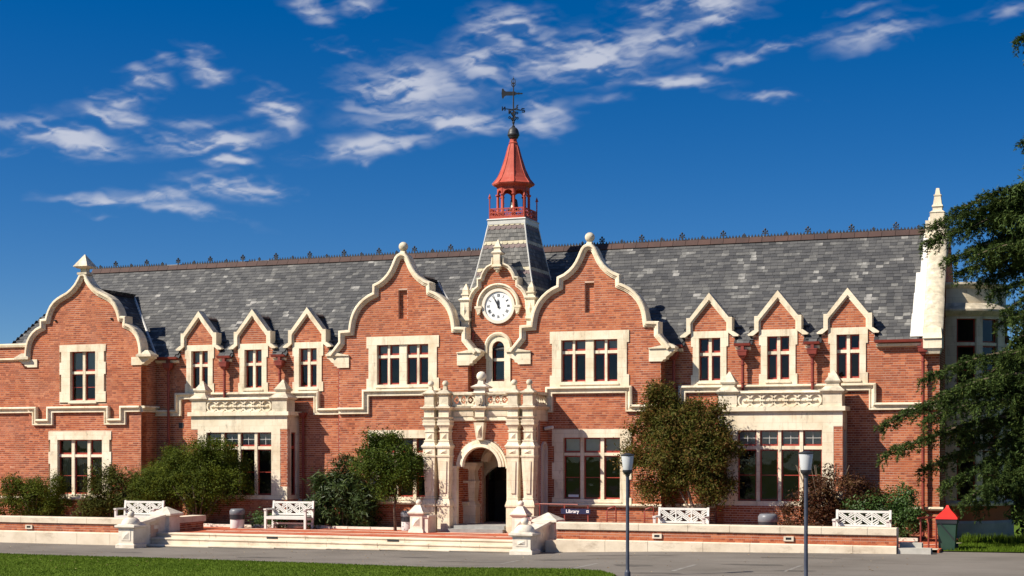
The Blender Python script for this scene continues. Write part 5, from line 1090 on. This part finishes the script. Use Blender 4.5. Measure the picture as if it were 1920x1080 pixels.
def pedestal(x, label):
    y = -2.85; t = thing('stone_pedestal', label, 'pedestal', (x, y, TZ), 'ball pedestals before the porch', True)
    MB().fr(x, y, TZ, .56, .54, .54, .50, .50).fr(x, y, .56, 1.02, .44, .44).build('shaft', 'pale_stone', t)
    MB().add([(x-.13, y-.221, .66), (x+.13, y-.221, .66), (x+.13, y-.221, .94), (x-.13, y-.221, .94), (x, y-.28, .80)], [(0,1,4), (1,2,4), (2,3,4), (3,0,4)]).build('diamond_boss', 'pale_stone', t)
    MB().fr(x, y, 1.02, 1.08, .48, .48, .58, .58).fr(x, y, 1.08, 1.12, .58, .58).fr(x, y, 1.12, 1.36, .54, .54, .18, .18).build('cap', 'pale_stone', t)
    MB().ball(x, y, 1.44, .10).build('ball', 'pale_stone', t, smooth=True)
    MB().box(x+.22, x+.40, y-.16, y+.5, TZ, .95).box(x+.22, x+.44, y-.2, y+.5, .95, 1.02).build('side_block', 'pale_stone', t)
pedestal(-1.80, 'small stone pedestal with ball beside the grey bin at the porch')
pedestal(1.80, 'small stone pedestal with ball right of the entrance door')
def side_steps():
    t = thing('side_steps', 'short flight of grey concrete steps at the right terrace end', 'steps', (14.7, -6, .35), None, True)
    MB().box(14.12, 15.0, -6.45, -6.05, .2, .50).build('step', 'concrete', t); MB().box(14.12, 14.72, -6.05, -5.7, .2, .62).build('step', 'concrete', t); MB().box(14.12, 15.1, -5.75, -5.3, .2, .44).build('step', 'terrace_stone', t)
    h = thing('hand_rail', 'thin red-brown tube handrail beside the side steps', 'handrail', (14.75, -5.2, .44), None, True)
    for x, y in ((14.62, -5.4), (14.8, -5.1), (14.98, -4.8)): MB().tube([(x, y, .42), (x, y, 1.28)], .025, 8).build('post', 'pipe_paint', h)
    MB().tube([(14.55, -5.5, 1.28), (15.02, -4.72, 1.28)], .025, 8).build('rail', 'pipe_paint', h)
    r = thing('door_rail', 'thin red-brown rail on the right side of the entrance', 'handrail', (2.3, -2.4, TZ), None, True)
    MB().tube([(2.25, -2.3, TZ), (2.25, -2.3, 1.42)], .022, 8).build('post', 'pipe_paint', r); MB().tube([(2.02, -2.1, 1.4), (2.25, -2.3, 1.42), (3.0, -2.4, 1.42), (3.6, -2.45, 1.42)], .02, 8).build('rail', 'pipe_paint', r)
side_steps()

# ------------------------------------------------------------------ benches, bins, sign, lamps
def make_bench():
    t = thing('garden_bench', '', 'bench'); w = .77
    for s_ in (-1, 1):
        MB().box(s_*w-.04, s_*w+.04, -.30, -.22, 0, .64).build('leg', 'white_paint', t)
        MB().hexa(s_*w-.035, s_*w+.035, .20, .27, 0, s_*w-.035, s_*w+.035, .30, .37, .95).build('leg', 'white_paint', t)
        MB().box(s_*w-.05, s_*w+.05, -.33, .30, .64, .69).build('armrest', 'white_paint', t)
        MB().box(s_*w-.03, s_*w+.03, -.22, .22, .30, .38).build('side_rail', 'white_paint', t)
    MB().box(-w+.04, w-.04, -.30, -.25, .33, .43).build('front_rail', 'white_paint', t)
    for i in range(5): MB().box(-w+.04, w-.04, -.235+.095*i, -.155+.095*i, .41, .435).build('seat_slat', 'white_paint', t)
    MB().box(-w+.02, w-.02, .15, .2, .14, .20).build('stretcher', 'white_paint', t)
    yb = .29
    MB().box(-w+.03, w-.03, yb, yb+.05, .86, .93).build('top_rail', 'white_paint', t); MB().box(-w+.03, w-.03, yb-.03, yb+.02, .46, .52).build('bottom_rail', 'white_paint', t)
    W3 = (2*w-.06)/3
    for k in range(3):
        x0 = -w+.03+W3*k; cx = x0+W3/2; lat = MB(); Y = yb+.02
        if k: MB().box(x0-.018, x0+.018, yb, yb+.04, .52, .86).build('back_post', 'white_paint', t)
        def cl(xa, za, xb, zb):
            lat.bar((xa, Y, za), (xb, Y, zb), .034, .028)
        z0, z1 = .52, .86; h = z1-z0
        for d in (-.17, 0, .17):                        # falling strips
            a = max(0, -d); b = min(1, 1-d) if d >= 0 else 1
            cl(x0+W3*(0 if d <= 0 else d), z1-h*(-d if d < 0 else 0)-.001, x0+W3*(1+d if d < 0 else 1), z0+h*(d if d > 0 else 0))
        for u0, v0, u1, v1 in ((.52, .55, 1, 1), (.62, .82, .84, 1.0), (.70, .50, 1, .78), (0, 0, .46, .43), (0, .24, .30, .52), (.18, 0, .40, .20)):
            cl(x0+W3*u0, z0+h*v0, x0+W3*u1, z0+h*v1)
        lat.build('back_lattice', 'white_paint', t)
    return t
b0 = make_bench()
for i, (x, y, rz, lb) in enumerate(((-6.95, -2.3, 0, 'white lattice back bench standing clear on the red paving'), (-11.95, -3.9, 0, 'white lattice back bench behind the wall beside the left stair pillar'),
        (7.25, -3.4, 0, 'white lattice back bench under the bronze leaved tree'), (12.75, -3.6, 0, 'white lattice back bench at the right end beside the bright green shrub'))):
    o = b0 if i == 0 else copy_tree(b0)
    o.location = (x, y, TZ+.006); o.rotation_euler.z = rz; o['label'] = lb; o['group'] = 'white garden benches'
def make_bin():
    t = thing('litter_bin', '', 'bin')
    MB().lathe([(.235, 0), (.245, .02), (.245, .30)], 0, 0, 24).build('base', 'bin_white', t, smooth=40)
    MB().lathe([(.25, .30), (.262, .31), (.262, .47), (.25, .48)], 0, 0, 24).build('band', 'bin_black', t, smooth=40)
    MB().lathe([(.262, .47), (.268, .48), (.268, .60), (.22, .665), (.20, .67)], 0, 0, 24).build('hood', 'bin_grey', t, smooth=40)
    return t
n0 = make_bin()
for i, (x, y, lb, sc_) in enumerate(((-8.82, -2.6, 'grey and white litter bin between the round bush and the bench', 1), (-2.56, -2.0, 'grey and white litter bin beside the porch pedestal', 1), (9.95, -3.5, 'litter bin showing only its pale hood above the right terrace wall', 1.1))):
    o = n0 if i == 0 else copy_tree(n0); o.location = (x, y, TZ+.006); o['label'] = lb; o['group'] = 'litter bins on the terrace'; o.scale = (sc_, sc_, 1.2 if i == 2 else sc_)
def wheelie():
    x, y = 15.28, -4.75; z = GZ(x); t = thing('wheelie_bin', 'dark green wheeled rubbish bin with a red pointed lid', 'bin', (x, y, z), None, True)
    MB().hexa(x-.21, x+.21, y-.24, y+.24, z+.04, x-.26, x+.26, y-.29, y+.29, z+.86).build('body', 'bin_green', t)
    m = MB().fr(x, y, z+.78, z+.90, .56, .62); m.build('rim', 'bin_black', t)
    for dz in (.45, .75): MB().bar((x-.24, y-.315, z+.86), (x+.23, y-.275, z+.30), .03, .02).build('strap', 'bin_black', t); break
    MB().fr(x, y, z+.90, z+.96, .60, .66, .58, .64).fr(x, y, z+.96, z+1.01, .56, .62, .48, .52).fr(x, y, z+1.01, z+1.08, .48, .52, .34, .37).fr(x, y, z+1.08, z+1.15, .34, .37, .20, .22).fr(x, y, z+1.15, z+1.21, .20, .22, .11, .12).fr(x, y, z+1.21, z+1.28, .11, .12, .06, .06).build('lid', 'bin_red', t)
    for s_ in (-1, 1): MB().lathe([(.10, -.03), (.10, .03)], 0, 0, 14).build('wheel', 'bin_black', t).matrix_basis = Matrix.Translation((x+s_*.24, y+.27, z+.10)) @ Matrix.Rotation(R(90), 4, 'Y')
wheelie()
def sign():
    y = -2.5; t = thing('library_sign', 'low dark blue Library sign on two posts left of the porch window', 'sign', (3.55, y, TZ), None, True)
    t['label'] = 'low dark blue Library sign on two thin posts under the ground floor window'
    for x in (3.16, 3.95): MB().box(x-.02, x+.02, y, y+.04, TZ, 1.40).build('post', 'pipe_paint', t)
    MB().box(3.05, 4.04, y-.03, y, 1.12, 1.29).build('board', 'sign_blue', t)
    c = bpy.data.curves.new('sign_text', 'FONT'); c.body = 'Library'; c.size = .155; c.extrude = .002; c.offset = .002
    o = bpy.data.objects.new('sign_text_tmp', c); C.objects.link(o); dg = bpy.context.evaluated_depsgraph_get(); me = bpy.data.meshes.new_from_object(o.evaluated_get(dg)); bpy.data.objects.remove(o)
    me.materials.clear(); me.materials.append(MT['sign_white']); k = bpy.data.objects.new('lettering', me); C.objects.link(k); k.location = (3.22, y-.034, 1.155); k.rotation_euler = (R(90), 0, 0); hang(k, t)
    MB().prism(rect(3.91, 3.99, 1.165, 1.245), y-.034, y-.031, holes=[rect(3.925, 3.945, 1.18, 1.23), rect(3.955, 3.975, 1.18, 1.23)]).build('pictogram', 'sign_white', t)
sign()
for i, x in enumerate((4.72, 5.96)):
    y = -2.5; t = thing('rack_hoop', ('red-brown steel hoop nearer the Library sign', 'red-brown steel hoop nearer the bench under the bronze tree')[i], 'rack', (x, y, TZ), 'steel hoops', True)
    m = MB().tube([(x-.13, y, TZ), (x-.13, y, 1.24), (x-.10, y, 1.31), (x+.10, y+.1, 1.38), (x+.14, y+.1, 1.32), (x+.14, y+.1, TZ)], .022, 8).build('hoop', 'pipe_paint', t, smooth=True)
    for z in (.75, 1.0): MB().tube([(x-.13, y, z), (x+.14, y+.1, z)], .014, 6).build('cross_bar', 'pipe_paint', t)
def make_lamp():
    t = thing('street_lamp', '', 'lamp')
    MB().lathe([(.07, 0), (.07, .12), (.05, .14), (.041, .2), (.038, 2.42)], 0, 0, 16).build('post', 'lamp_post_paint', t, smooth=40)
    MB().lathe([(.05, 2.40), (.055, 2.44), (.10, 2.48), (.115, 2.52), (.115, 2.55)], 0, 0, 18).build('collar', 'iron', t, smooth=40)
    MB().lathe([(.105, 2.55), (.145, 2.89), (.14, 2.90)], 0, 0, 24).build('lantern_glass', 'lamp_glass', t, smooth=40)
    MB().lathe([(.152, 2.885), (.158, 2.90), (.155, 2.915), (.08, 2.93), (.05, 2.95)], 0, 0, 24).build('lantern_cap', 'iron', t, smooth=40)
    return t
l0 = make_lamp()
for i, (x, y, lb) in enumerate(((9.22, -15.75, 'dark lamp post with opaque white lantern before the bronze leaved tree'), (13.80, -18.55, 'dark lamp post with clear grey lantern before the right bay window'))):
    o = l0 if i == 0 else copy_tree(l0); o.location = (x, y, GZ(x)-.01); o.scale.z = .962; o['label'] = lb; o['group'] = 'lamp posts along the road'
for i, (z, h) in enumerate(((2.12, .22), (1.82, .26))):
    tag(MB().box(-1.112, -1.106, -1.33, -1.10, z, z+h).build('notice_paper', 'paper'), ('upper paper notice pinned to the porch inner wall', 'lower paper notice pinned to the porch inner wall')[i], 'notice', 'porch notices')
t = thing('flood_light', 'small white floodlight fixed to the right side of the porch', 'light', (2.0, -1.1, 3.86), None, True)
MB().box(1.96, 2.06, -1.15, -1.05, 3.82, 3.94).build('bracket', 'iron', t); MB().tube([(2.04, -1.2, 3.88), (2.34, -1.28, 3.92)], .055, 10).build('lamp_body', 'white_paint', t)
t = tag(MB().prism([(2.62, 1.60), (2.98, 1.60), (2.98, 1.68), (2.62, 1.68)], GY+.14, GY+.145).build('window_notice', 'sign_white'), 'white printed strip at the foot of the window by the Library sign', 'notice')

# ------------------------------------------------------------------ shrubs and trees
def foliage(blobs, n, leaf, seed, clump=60, spread=.11, aspect=1.6, up=.35, inner=.5):
    """leaf-sized faces gathered in clumps through the crown: blobs = (x,y,z,rx,ry,rz)"""
    rr = random.Random(seed); m = MB(); v = m.v; f = m.f; wts = [b[3]*b[5]+.02 for b in blobs]
    for c in range(n//clump):
        x, y, z, rx, ry, rz = rr.choices(blobs, wts)[0]
        d = Vector((rr.gauss(0, 1), rr.gauss(0, 1), rr.gauss(0, 1))).normalized(); r = inner+(1.04-inner)*rr.random()**.55
        p = Vector((x+d.x*rx*r, y+d.y*ry*r, z+d.z*rz*r)); cs = spread*rr.uniform(.6, 1.4); out = (d+Vector((rr.gauss(0, .45), rr.gauss(0, .45), up+rr.gauss(0, .45)))).normalized()
        for k in range(int(clump*rr.uniform(.6, 1.4))):
            q = p+Vector((rr.gauss(0, cs), rr.gauss(0, cs), rr.gauss(0, cs*.8)))
            nn = (out+Vector((rr.gauss(0, .42), rr.gauss(0, .42), rr.gauss(0, .42)))).normalized()
            a = nn.orthogonal().normalized(); b = nn.cross(a); t = rr.uniform(0, 6.28); u = a*math.cos(t)+b*math.sin(t); w = nn.cross(u); s = leaf*rr.uniform(.6, 1.3); o = len(v)
            v += [tuple(q-u*s*aspect*.5), tuple(q+w*s*.32), tuple(q+u*s*aspect*.5), tuple(q-w*s*.32)]; f.append((o, o+1, o+2, o+3))
    return m
def shrub(name, label, cat, base, blobs, n, leaf, mt, seed, stems=(), stem_mt='bark', group=None, **kw):
    t = thing(name, label, cat, base, group, True); rr = random.Random(seed*7+1); sat = []
    for x, y, z, rx, ry, rz in blobs:                   # sprigs that break the outline
        for k in range(int(kw.pop('sprigs', 0) or 6)):
            d = Vector((rr.gauss(0, 1), rr.gauss(0, .6), rr.gauss(.25, 1))).normalized(); q = rr.uniform(.18, .36); e = rr.uniform(.88, 1.12)
            if z+d.z*rz*e > base[2]+.2: sat.append((x+d.x*rx*e, y+d.y*ry*e, z+d.z*rz*e, rx*q, ry*q*1.2, rz*q*rr.uniform(.8, 1.6)))
    blobs = [(x, y, z, rx*.9, ry, rz*.9) for x, y, z, rx, ry, rz in blobs]+sat
    foliage(blobs, n, leaf, seed, **kw).build('crown', mt, t)
    for pts, r0, r1 in stems: MB().tube(pts, r0, 7, r1).build('trunk' if cat == 'tree' else 'stem', stem_mt, t, smooth=True)
    return t
def fan(x, y, z0, z1, k, sp, seed, r=.04):
    rr = random.Random(seed); o = []
    for i in range(k):
        a = rr.uniform(0, 6.28); s = sp*rr.uniform(.5, 1); ex, ey = x+s*math.cos(a), y+s*.5*math.sin(a)
        o.append(([(x+.12*math.cos(a), y+.12*math.sin(a), z0), (x+(ex-x)*.45, y+(ey-y)*.45, z0+(z1-z0)*.5), (ex, ey, z1)], r, r*.4))
    return o
G_ = 'shrubs along the front'
shrub('shrub', 'low dense olive green shrub at the far left end', 'shrub', (-18.1, -1.6, TZ), [(-18.6, -1.6, 1.35, .95, .6, .8), (-17.7, -1.6, 1.4, .9, .6, .75), (-17.3, -1.5, 1.0, .65, .5, .5), (-19.3, -1.6, 1.2, .8, .6, .8)], 24000, .046, 'leaf_olive', 1, fan(-18.1, -1.6, TZ, 1.5, 6, .8, 1), group=G_)
shrub('shrub', 'thin wispy grey-green shrub before the curtained window', 'shrub', (-14.6, -1.7, TZ), [(-14.95, -1.6, 1.5, .75, .5, .8), (-14.0, -1.6, 1.35, .75, .5, .75), (-15.2, -1.6, 1.0, .6, .5, .5), (-13.5, -1.5, 1.1, .4, .4, .6)], 11000, .055, 'leaf_olive_dull', 2, fan(-14.6, -1.6, TZ, 2.0, 9, .9, 2, .02), group=G_, aspect=3.0, spread=.16, clump=16, up=.1)
shrub('bush', 'big rounded dark green bush with bare stems covering the left bay window', 'bush', (-10.7, -1.9, TZ), [(-12.2, -1.7, 2.05, 1.15, .8, 1.0), (-11.2, -1.8, 2.7, 1.1, .8, .9), (-10.25, -1.8, 2.45, 1.0, .8, .95), (-9.5, -1.7, 1.95, .75, .7, .75), (-10.9, -2.0, 1.95, 1.5, .7, .85), (-12.8, -1.7, 1.6, .65, .6, .65)], 85000, .045, 'leaf_olive', 3, fan(-10.8, -1.9, TZ, 1.9, 12, 1.3, 3, .05), group=G_, spread=.13)
shrub('oleander', 'dark long-leaved oleander shrub between bench and small tree', 'shrub', (-5.4, -1.3, TZ), [(-5.5, -1.2, 1.45, 1.0, .6, .95), (-5.15, -1.2, 1.85, .75, .55, .8), (-6.2, -1.2, 1.1, .55, .5, .6), (-4.6, -1.2, 1.1, .5, .45, .65)], 17000, .065, 'leaf_oleander', 4, fan(-5.4, -1.2, TZ, 2.0, 8, .9, 4, .03), group=G_, aspect=3.2, spread=.14)
shrub('small_tree', 'small green leafy tree standing against the porch columns', 'tree', (-2.95, -2.25, TZ), [(-3.2, -2.3, 2.85, .9, .6, .75), (-2.6, -2.3, 2.55, .68, .55, .6), (-3.75, -2.2, 2.7, .6, .45, .5), (-3.05, -2.3, 1.95, .42, .4, .45), (-2.35, -2.3, 2.25, .4, .4, .38), (-3.3, -2.2, 3.4, .45, .4, .3)], 24000, .056, 'leaf_tree', 5, [([(-2.95, -2.2, TZ), (-3.0, -2.2, 1.2), (-2.92, -2.2, 1.8), (-3.1, -2.2, 2.7)], .05, .02), ([(-2.97, -2.2, 1.3), (-2.7, -2.25, 1.9), (-2.6, -2.3, 2.4)], .03, .012), ([(-2.95, -2.2, 1.5), (-3.3, -2.2, 2.1), (-3.6, -2.2, 2.6)], .03, .012)], group=G_, spread=.15)
shrub('bronze_tree', 'tall bronze and green leaved tree with forked pale trunk', 'tree', (7.2, -1.8, TZ), [(6.7, -1.8, 3.2, 1.35, .8, 1.15), (7.55, -1.8, 2.9, 1.0, .75, 1.1), (6.4, -1.8, 4.25, .75, .55, .65), (7.2, -1.7, 4.0, .85, .6, .75), (6.2, -1.8, 2.4, .75, .55, .7), (7.9, -1.8, 2.2, .6, .5, .6), (5.85, -1.8, 3.85, .55, .45, .45), (6.2, -1.8, 4.85, .35, .3, .35), (8.05, -1.8, 3.3, .55, .4, .5)], 62000, .055, 'leaf_bronze', 6,
      [([(7.35, -1.8, TZ), (7.25, -1.8, 1.2), (7.05, -1.8, 1.9), (6.8, -1.8, 3.4)], .075, .03), ([(7.4, -1.75, TZ), (7.55, -1.75, 1.1), (7.7, -1.75, 1.8), (7.7, -1.75, 3.0)], .075, .03), ([(7.3, -1.8, TZ), (7.12, -1.85, 1.3), (6.5, -1.8, 2.4)], .05, .02)], 'pale_bark', group=G_, spread=.15, aspect=1.9)
shrub('maroon_shrub', 'dark maroon leaved shrub before the right bay window', 'shrub', (11.2, -1.7, TZ), [(11.0, -1.7, 1.6, .75, .5, .85), (11.9, -1.6, 1.75, .75, .5, .7), (12.5, -1.6, 1.5, .6, .5, .6), (10.6, -1.7, 1.2, .5, .4, .6), (11.5, -1.7, 1.0, .9, .5, .5)], 11000, .058, 'leaf_maroon', 7, fan(11.3, -1.7, TZ, 2.7, 14, 1.1, 7, .018), group=G_, spread=.14, aspect=2.2)
shrub('green_shrub', 'bright green leafy shrub at the right end behind a bench', 'shrub', (13.2, -1.7, TZ), [(13.2, -1.7, 1.25, .85, .6, .7), (12.6, -1.6, 1.35, .6, .5, .55), (13.75, -1.8, 1.0, .55, .5, .5)], 18000, .058, 'leaf_bright', 8, fan(13.2, -1.7, TZ, 1.4, 6, .6, 8, .02), group=G_)
for i, (x, y) in enumerate(((-7.6, -1.8), (-6.2, -1.7), (-8.3, -2.0))):
    shrub('bed_plant', ('small pale flowered plant under the left end of the clear bench', 'small leafy plant under the right end of the clear bench', 'small leafy plant between the grey bin and the bench')[i], 'plant', (x, y, TZ), [(x, y, .62, .35, .2, .22)], 500, .06, 'leaf_bright', 20+i, group='small bed plants', aspect=2.4)

def cedar():
    tx, ty = 19.9, -2.6; t = thing('cedar_tree', 'large dark cedar with long flat boughs reaching across the right end', 'tree', (tx, ty, .35), None, True)
    MB().tube([(tx, ty, .2), (tx+.1, ty, 5), (tx, ty+.1, 10), (tx-.05, ty, 15), (tx, ty, 20)], .48, 12, .08).build('trunk', 'bark', t, smooth=True)
    rr = random.Random(11); need = MB(); v, f = need.v, need.f
    def tuft(p, d, s, nr):
        for k in range(nr):
            q = (d+Vector((rr.gauss(0, .6), rr.gauss(0, .6), rr.gauss(.15, .42)))).normalized(); w = q.cross(Vector((rr.gauss(0, .5), rr.gauss(0, .5), 1))).normalized()*s*.14; L_ = s*rr.uniform(.55, 1.2); o = len(v); r_ = p+Vector((rr.uniform(-.03, .03), rr.uniform(-.03, .03), rr.uniform(-.02, .02)))
            v.extend([tuple(r_-w), tuple(r_+w), tuple(r_+q*L_)]); f.append((o, o+1, o+2))
    def bough(z0, tip, seed, dens=1.0):
        a = Vector((tx, ty, z0)); b = Vector(tip); L_ = (b-a).length; d = (b-a); pts = []
        for i in range(11):
            u = i/10; p = a+d*u; p.z += .10*L_*math.sin(u*math.pi*.85)*(1-.2*u)+(-.12*u**3*L_*.4); p += Vector((rr.gauss(0, .03), rr.gauss(0, .05), rr.gauss(0, .03))); pts.append(p)
        MB().tube(pts, .02+.014*L_, 6, .012).build('bough', 'bark', t, smooth=True)
        dx = Vector((d.x, d.y, 0)).normalized(); sd = Vector((-dx.y, dx.x, 0))
        n = int(L_*20*dens)
        for k in range(n):
            u = .16+.84*(k+rr.random())/n; fi = u*10; i = min(9, int(fi)); p = pts[i].lerp(pts[i+1], fi-i); s_ = rr.choice((-1, 1))
            ln = (.25+.95*(1-u)**.7)*rr.uniform(.5, 1.15)*min(1.2, L_/4.2); di = (dx*rr.uniform(.35, 1.1)+sd*s_*rr.uniform(.3, 1.0)+Vector((0, 0, rr.uniform(-.25, .12)))).normalized()
            m = max(2, int(ln/.075))
            for j in range(m):
                w = (j+rr.random())/m; q = p+di*ln*w+Vector((0, 0, -.55*w*w*ln+rr.gauss(0, .055))); tuft(q, (di+Vector((0, 0, -.25*w))).normalized(), .11, 11)
            if rr.random() < .8:                        # hanging sprays
                hx = p+di*ln*rr.random()
                for j in range(rr.randint(3, 7)): tuft(hx+Vector((rr.gauss(0, .03), rr.gauss(0, .03), -.07*j-.04)), Vector((di.x*.6, di.y*.6, -.7)), .10, 9)
        for j in range(10): tuft(pts[-1]-dx*.06*j+Vector((0, 0, rr.uniform(-.03, .03))), dx, .11, 12)
    for z0, x, y, z in ((4.9, 13.35, -3.3, 4.02), (3.9, 13.4, -3.6, 3.12), (3.6, 14.4, -3.0, 2.65), (5.9, 14.5, -2.6, 5.35), (10.2, 14.6, -2.6, 9.78), (9.8, 14.45, -2.8, 9.30), (9.2, 15.1, -3.2, 8.72), (8.4, 15.9, -2.2, 8.15), (8.0, 16.7, -3.3, 7.2),
        (6.9, 16.9, -2.7, 6.35), (6.4, 16.6, -3.5, 5.75), (5.2, 14.9, -4.0, 4.75), (4.4, 14.6, -4.2, 4.1), (3.4, 15.1, -3.4, 2.2), (3.1, 15.6, -4.0, 1.75), (10.6, 15.4, -3.6, 10.15), (7.4, 17.0, -4.1, 6.9), (10.9, 16.3, -1.8, 10.2), (2.8, 15.9, -2.8, 1.5),
        (5.6, 15.3, -1.9, 5.0), (9.2, 16.2, -1.6, 8.6), (4.7, 15.6, -3.0, 3.5), (9.3, 15.7, -2.4, 9.05), (9.9, 15.8, -3.4, 9.6), (9.6, 16.2, -1.9, 9.25), (9.1, 15.9, -3.8, 8.75), (8.8, 15.4, -2.9, 8.4), (8.3, 16.3, -3.0, 7.7), (7.6, 16.5, -2.2, 6.9), (6.3, 16.3, -3.0, 5.5), (10.3, 16.0, -2.9, 9.95)): bough(z0, (x, y, z), 0)
    for i in range(46):
        z = rr.uniform(1.9, 10.6); a = rr.uniform(-2.9, 2.9); r_ = rr.uniform(2.0, 3.3)*(.75 if 5.4 < z < 8.2 else 1); bough(z+.3, (tx-r_*abs(math.cos(a*.55)), ty+r_*math.sin(a), z), i, .8)
    for z, x, y in ((15.0, 17.0, -2.8), (14.7, 17.3, -2.0), (12.1, 17.1, -2.7), (11.6, 17.3, -2.2), (16.5, 17.7, -2.6), (13.4, 17.6, -2.8), (11.1, 17.4, -3.2)): bough(z+.4, (x, y, z), 0)
    for i in range(22):
        z = rr.uniform(10.5, 19); a = rr.uniform(0, 6.28); r_ = (21-z)*.22; bough(z+.3, (tx+.6+r_*math.cos(a), ty+r_*math.sin(a), z), i, .6)
    for i in range(16):
        z = rr.uniform(2, 12); a = rr.uniform(-1.4, 1.4); r_ = rr.uniform(3, 5); bough(z+.3, (tx+r_*math.cos(a), ty+r_*math.sin(a), z), i, .5)
    need.build('needles', 'needle', t)
    lay_ = [((19.0 if 5.4 < z < 8.2 else 18.3)+rr.uniform(-.3, .5), ty+rr.uniform(-.6, .8), z, rr.uniform(1.5, 2.1), 1.5, rr.uniform(.32, .5)) for z in (1.4, 2.2, 3.1, 4.0, 4.9, 5.8, 6.8, 7.7, 8.6, 9.6, 10.4)]
    foliage(lay_, 60000, .07, 77, clump=20, spread=.14, aspect=2.6, up=.5, inner=.2).build('inner_foliage', 'needle', t)
cedar()
for i, (x, y, h, w, lb) in enumerate(((17.7, 7.2, 8.6, 1.9, 'dark evergreen tree filling the gap behind the cedar'), (22.5, 7.5, 9, 3.2, 'dark evergreen tree far behind the cedar at the picture edge'))):
    shrub('evergreen_tree', lb, 'tree', (x, y, .3), [(x, y, 1.5, w*1.1, 1.6, 1.5), (x, y, h*.30, w, 1.8, h*.32), (x-.3, y, h*.62, w*.85, 1.7, h*.30), (x+.4, y, h*.85, w*.55, 1.3, h*.2)], 22000, .17, 'hedge_leaf', 31+i, [([(x, y, .2), (x, y, h*.8)], .25, .05)], group='evergreens behind the cedar', spread=.3)

def litter():
    rr = random.Random(17); m = MB()
    for i in range(420):
        x = rr.uniform(-14, 15); y = rr.uniform(-17, -7) if i % 3 else rr.uniform(-5.7, -2.4)
        z = (GZ(x)+.035 if y < -6 else TZ+.01)+.02*(y < -11.5 and x < 9); a = rr.uniform(0, 6.28); s = rr.uniform(.02, .045); c, q = math.cos(a)*s, math.sin(a)*s
        m.quad((x-c, y-q, z), (x+q*.5, y-c*.5, z+.012), (x+c, y+q, z+.004), (x-q*.5, y+c*.5, z+.012))
    tag(m.build('fallen_leaves', 'dry_leaf', kind='stuff'), 'scattered dry fallen leaves on the lawn, road and paving', 'leaves')
litter()
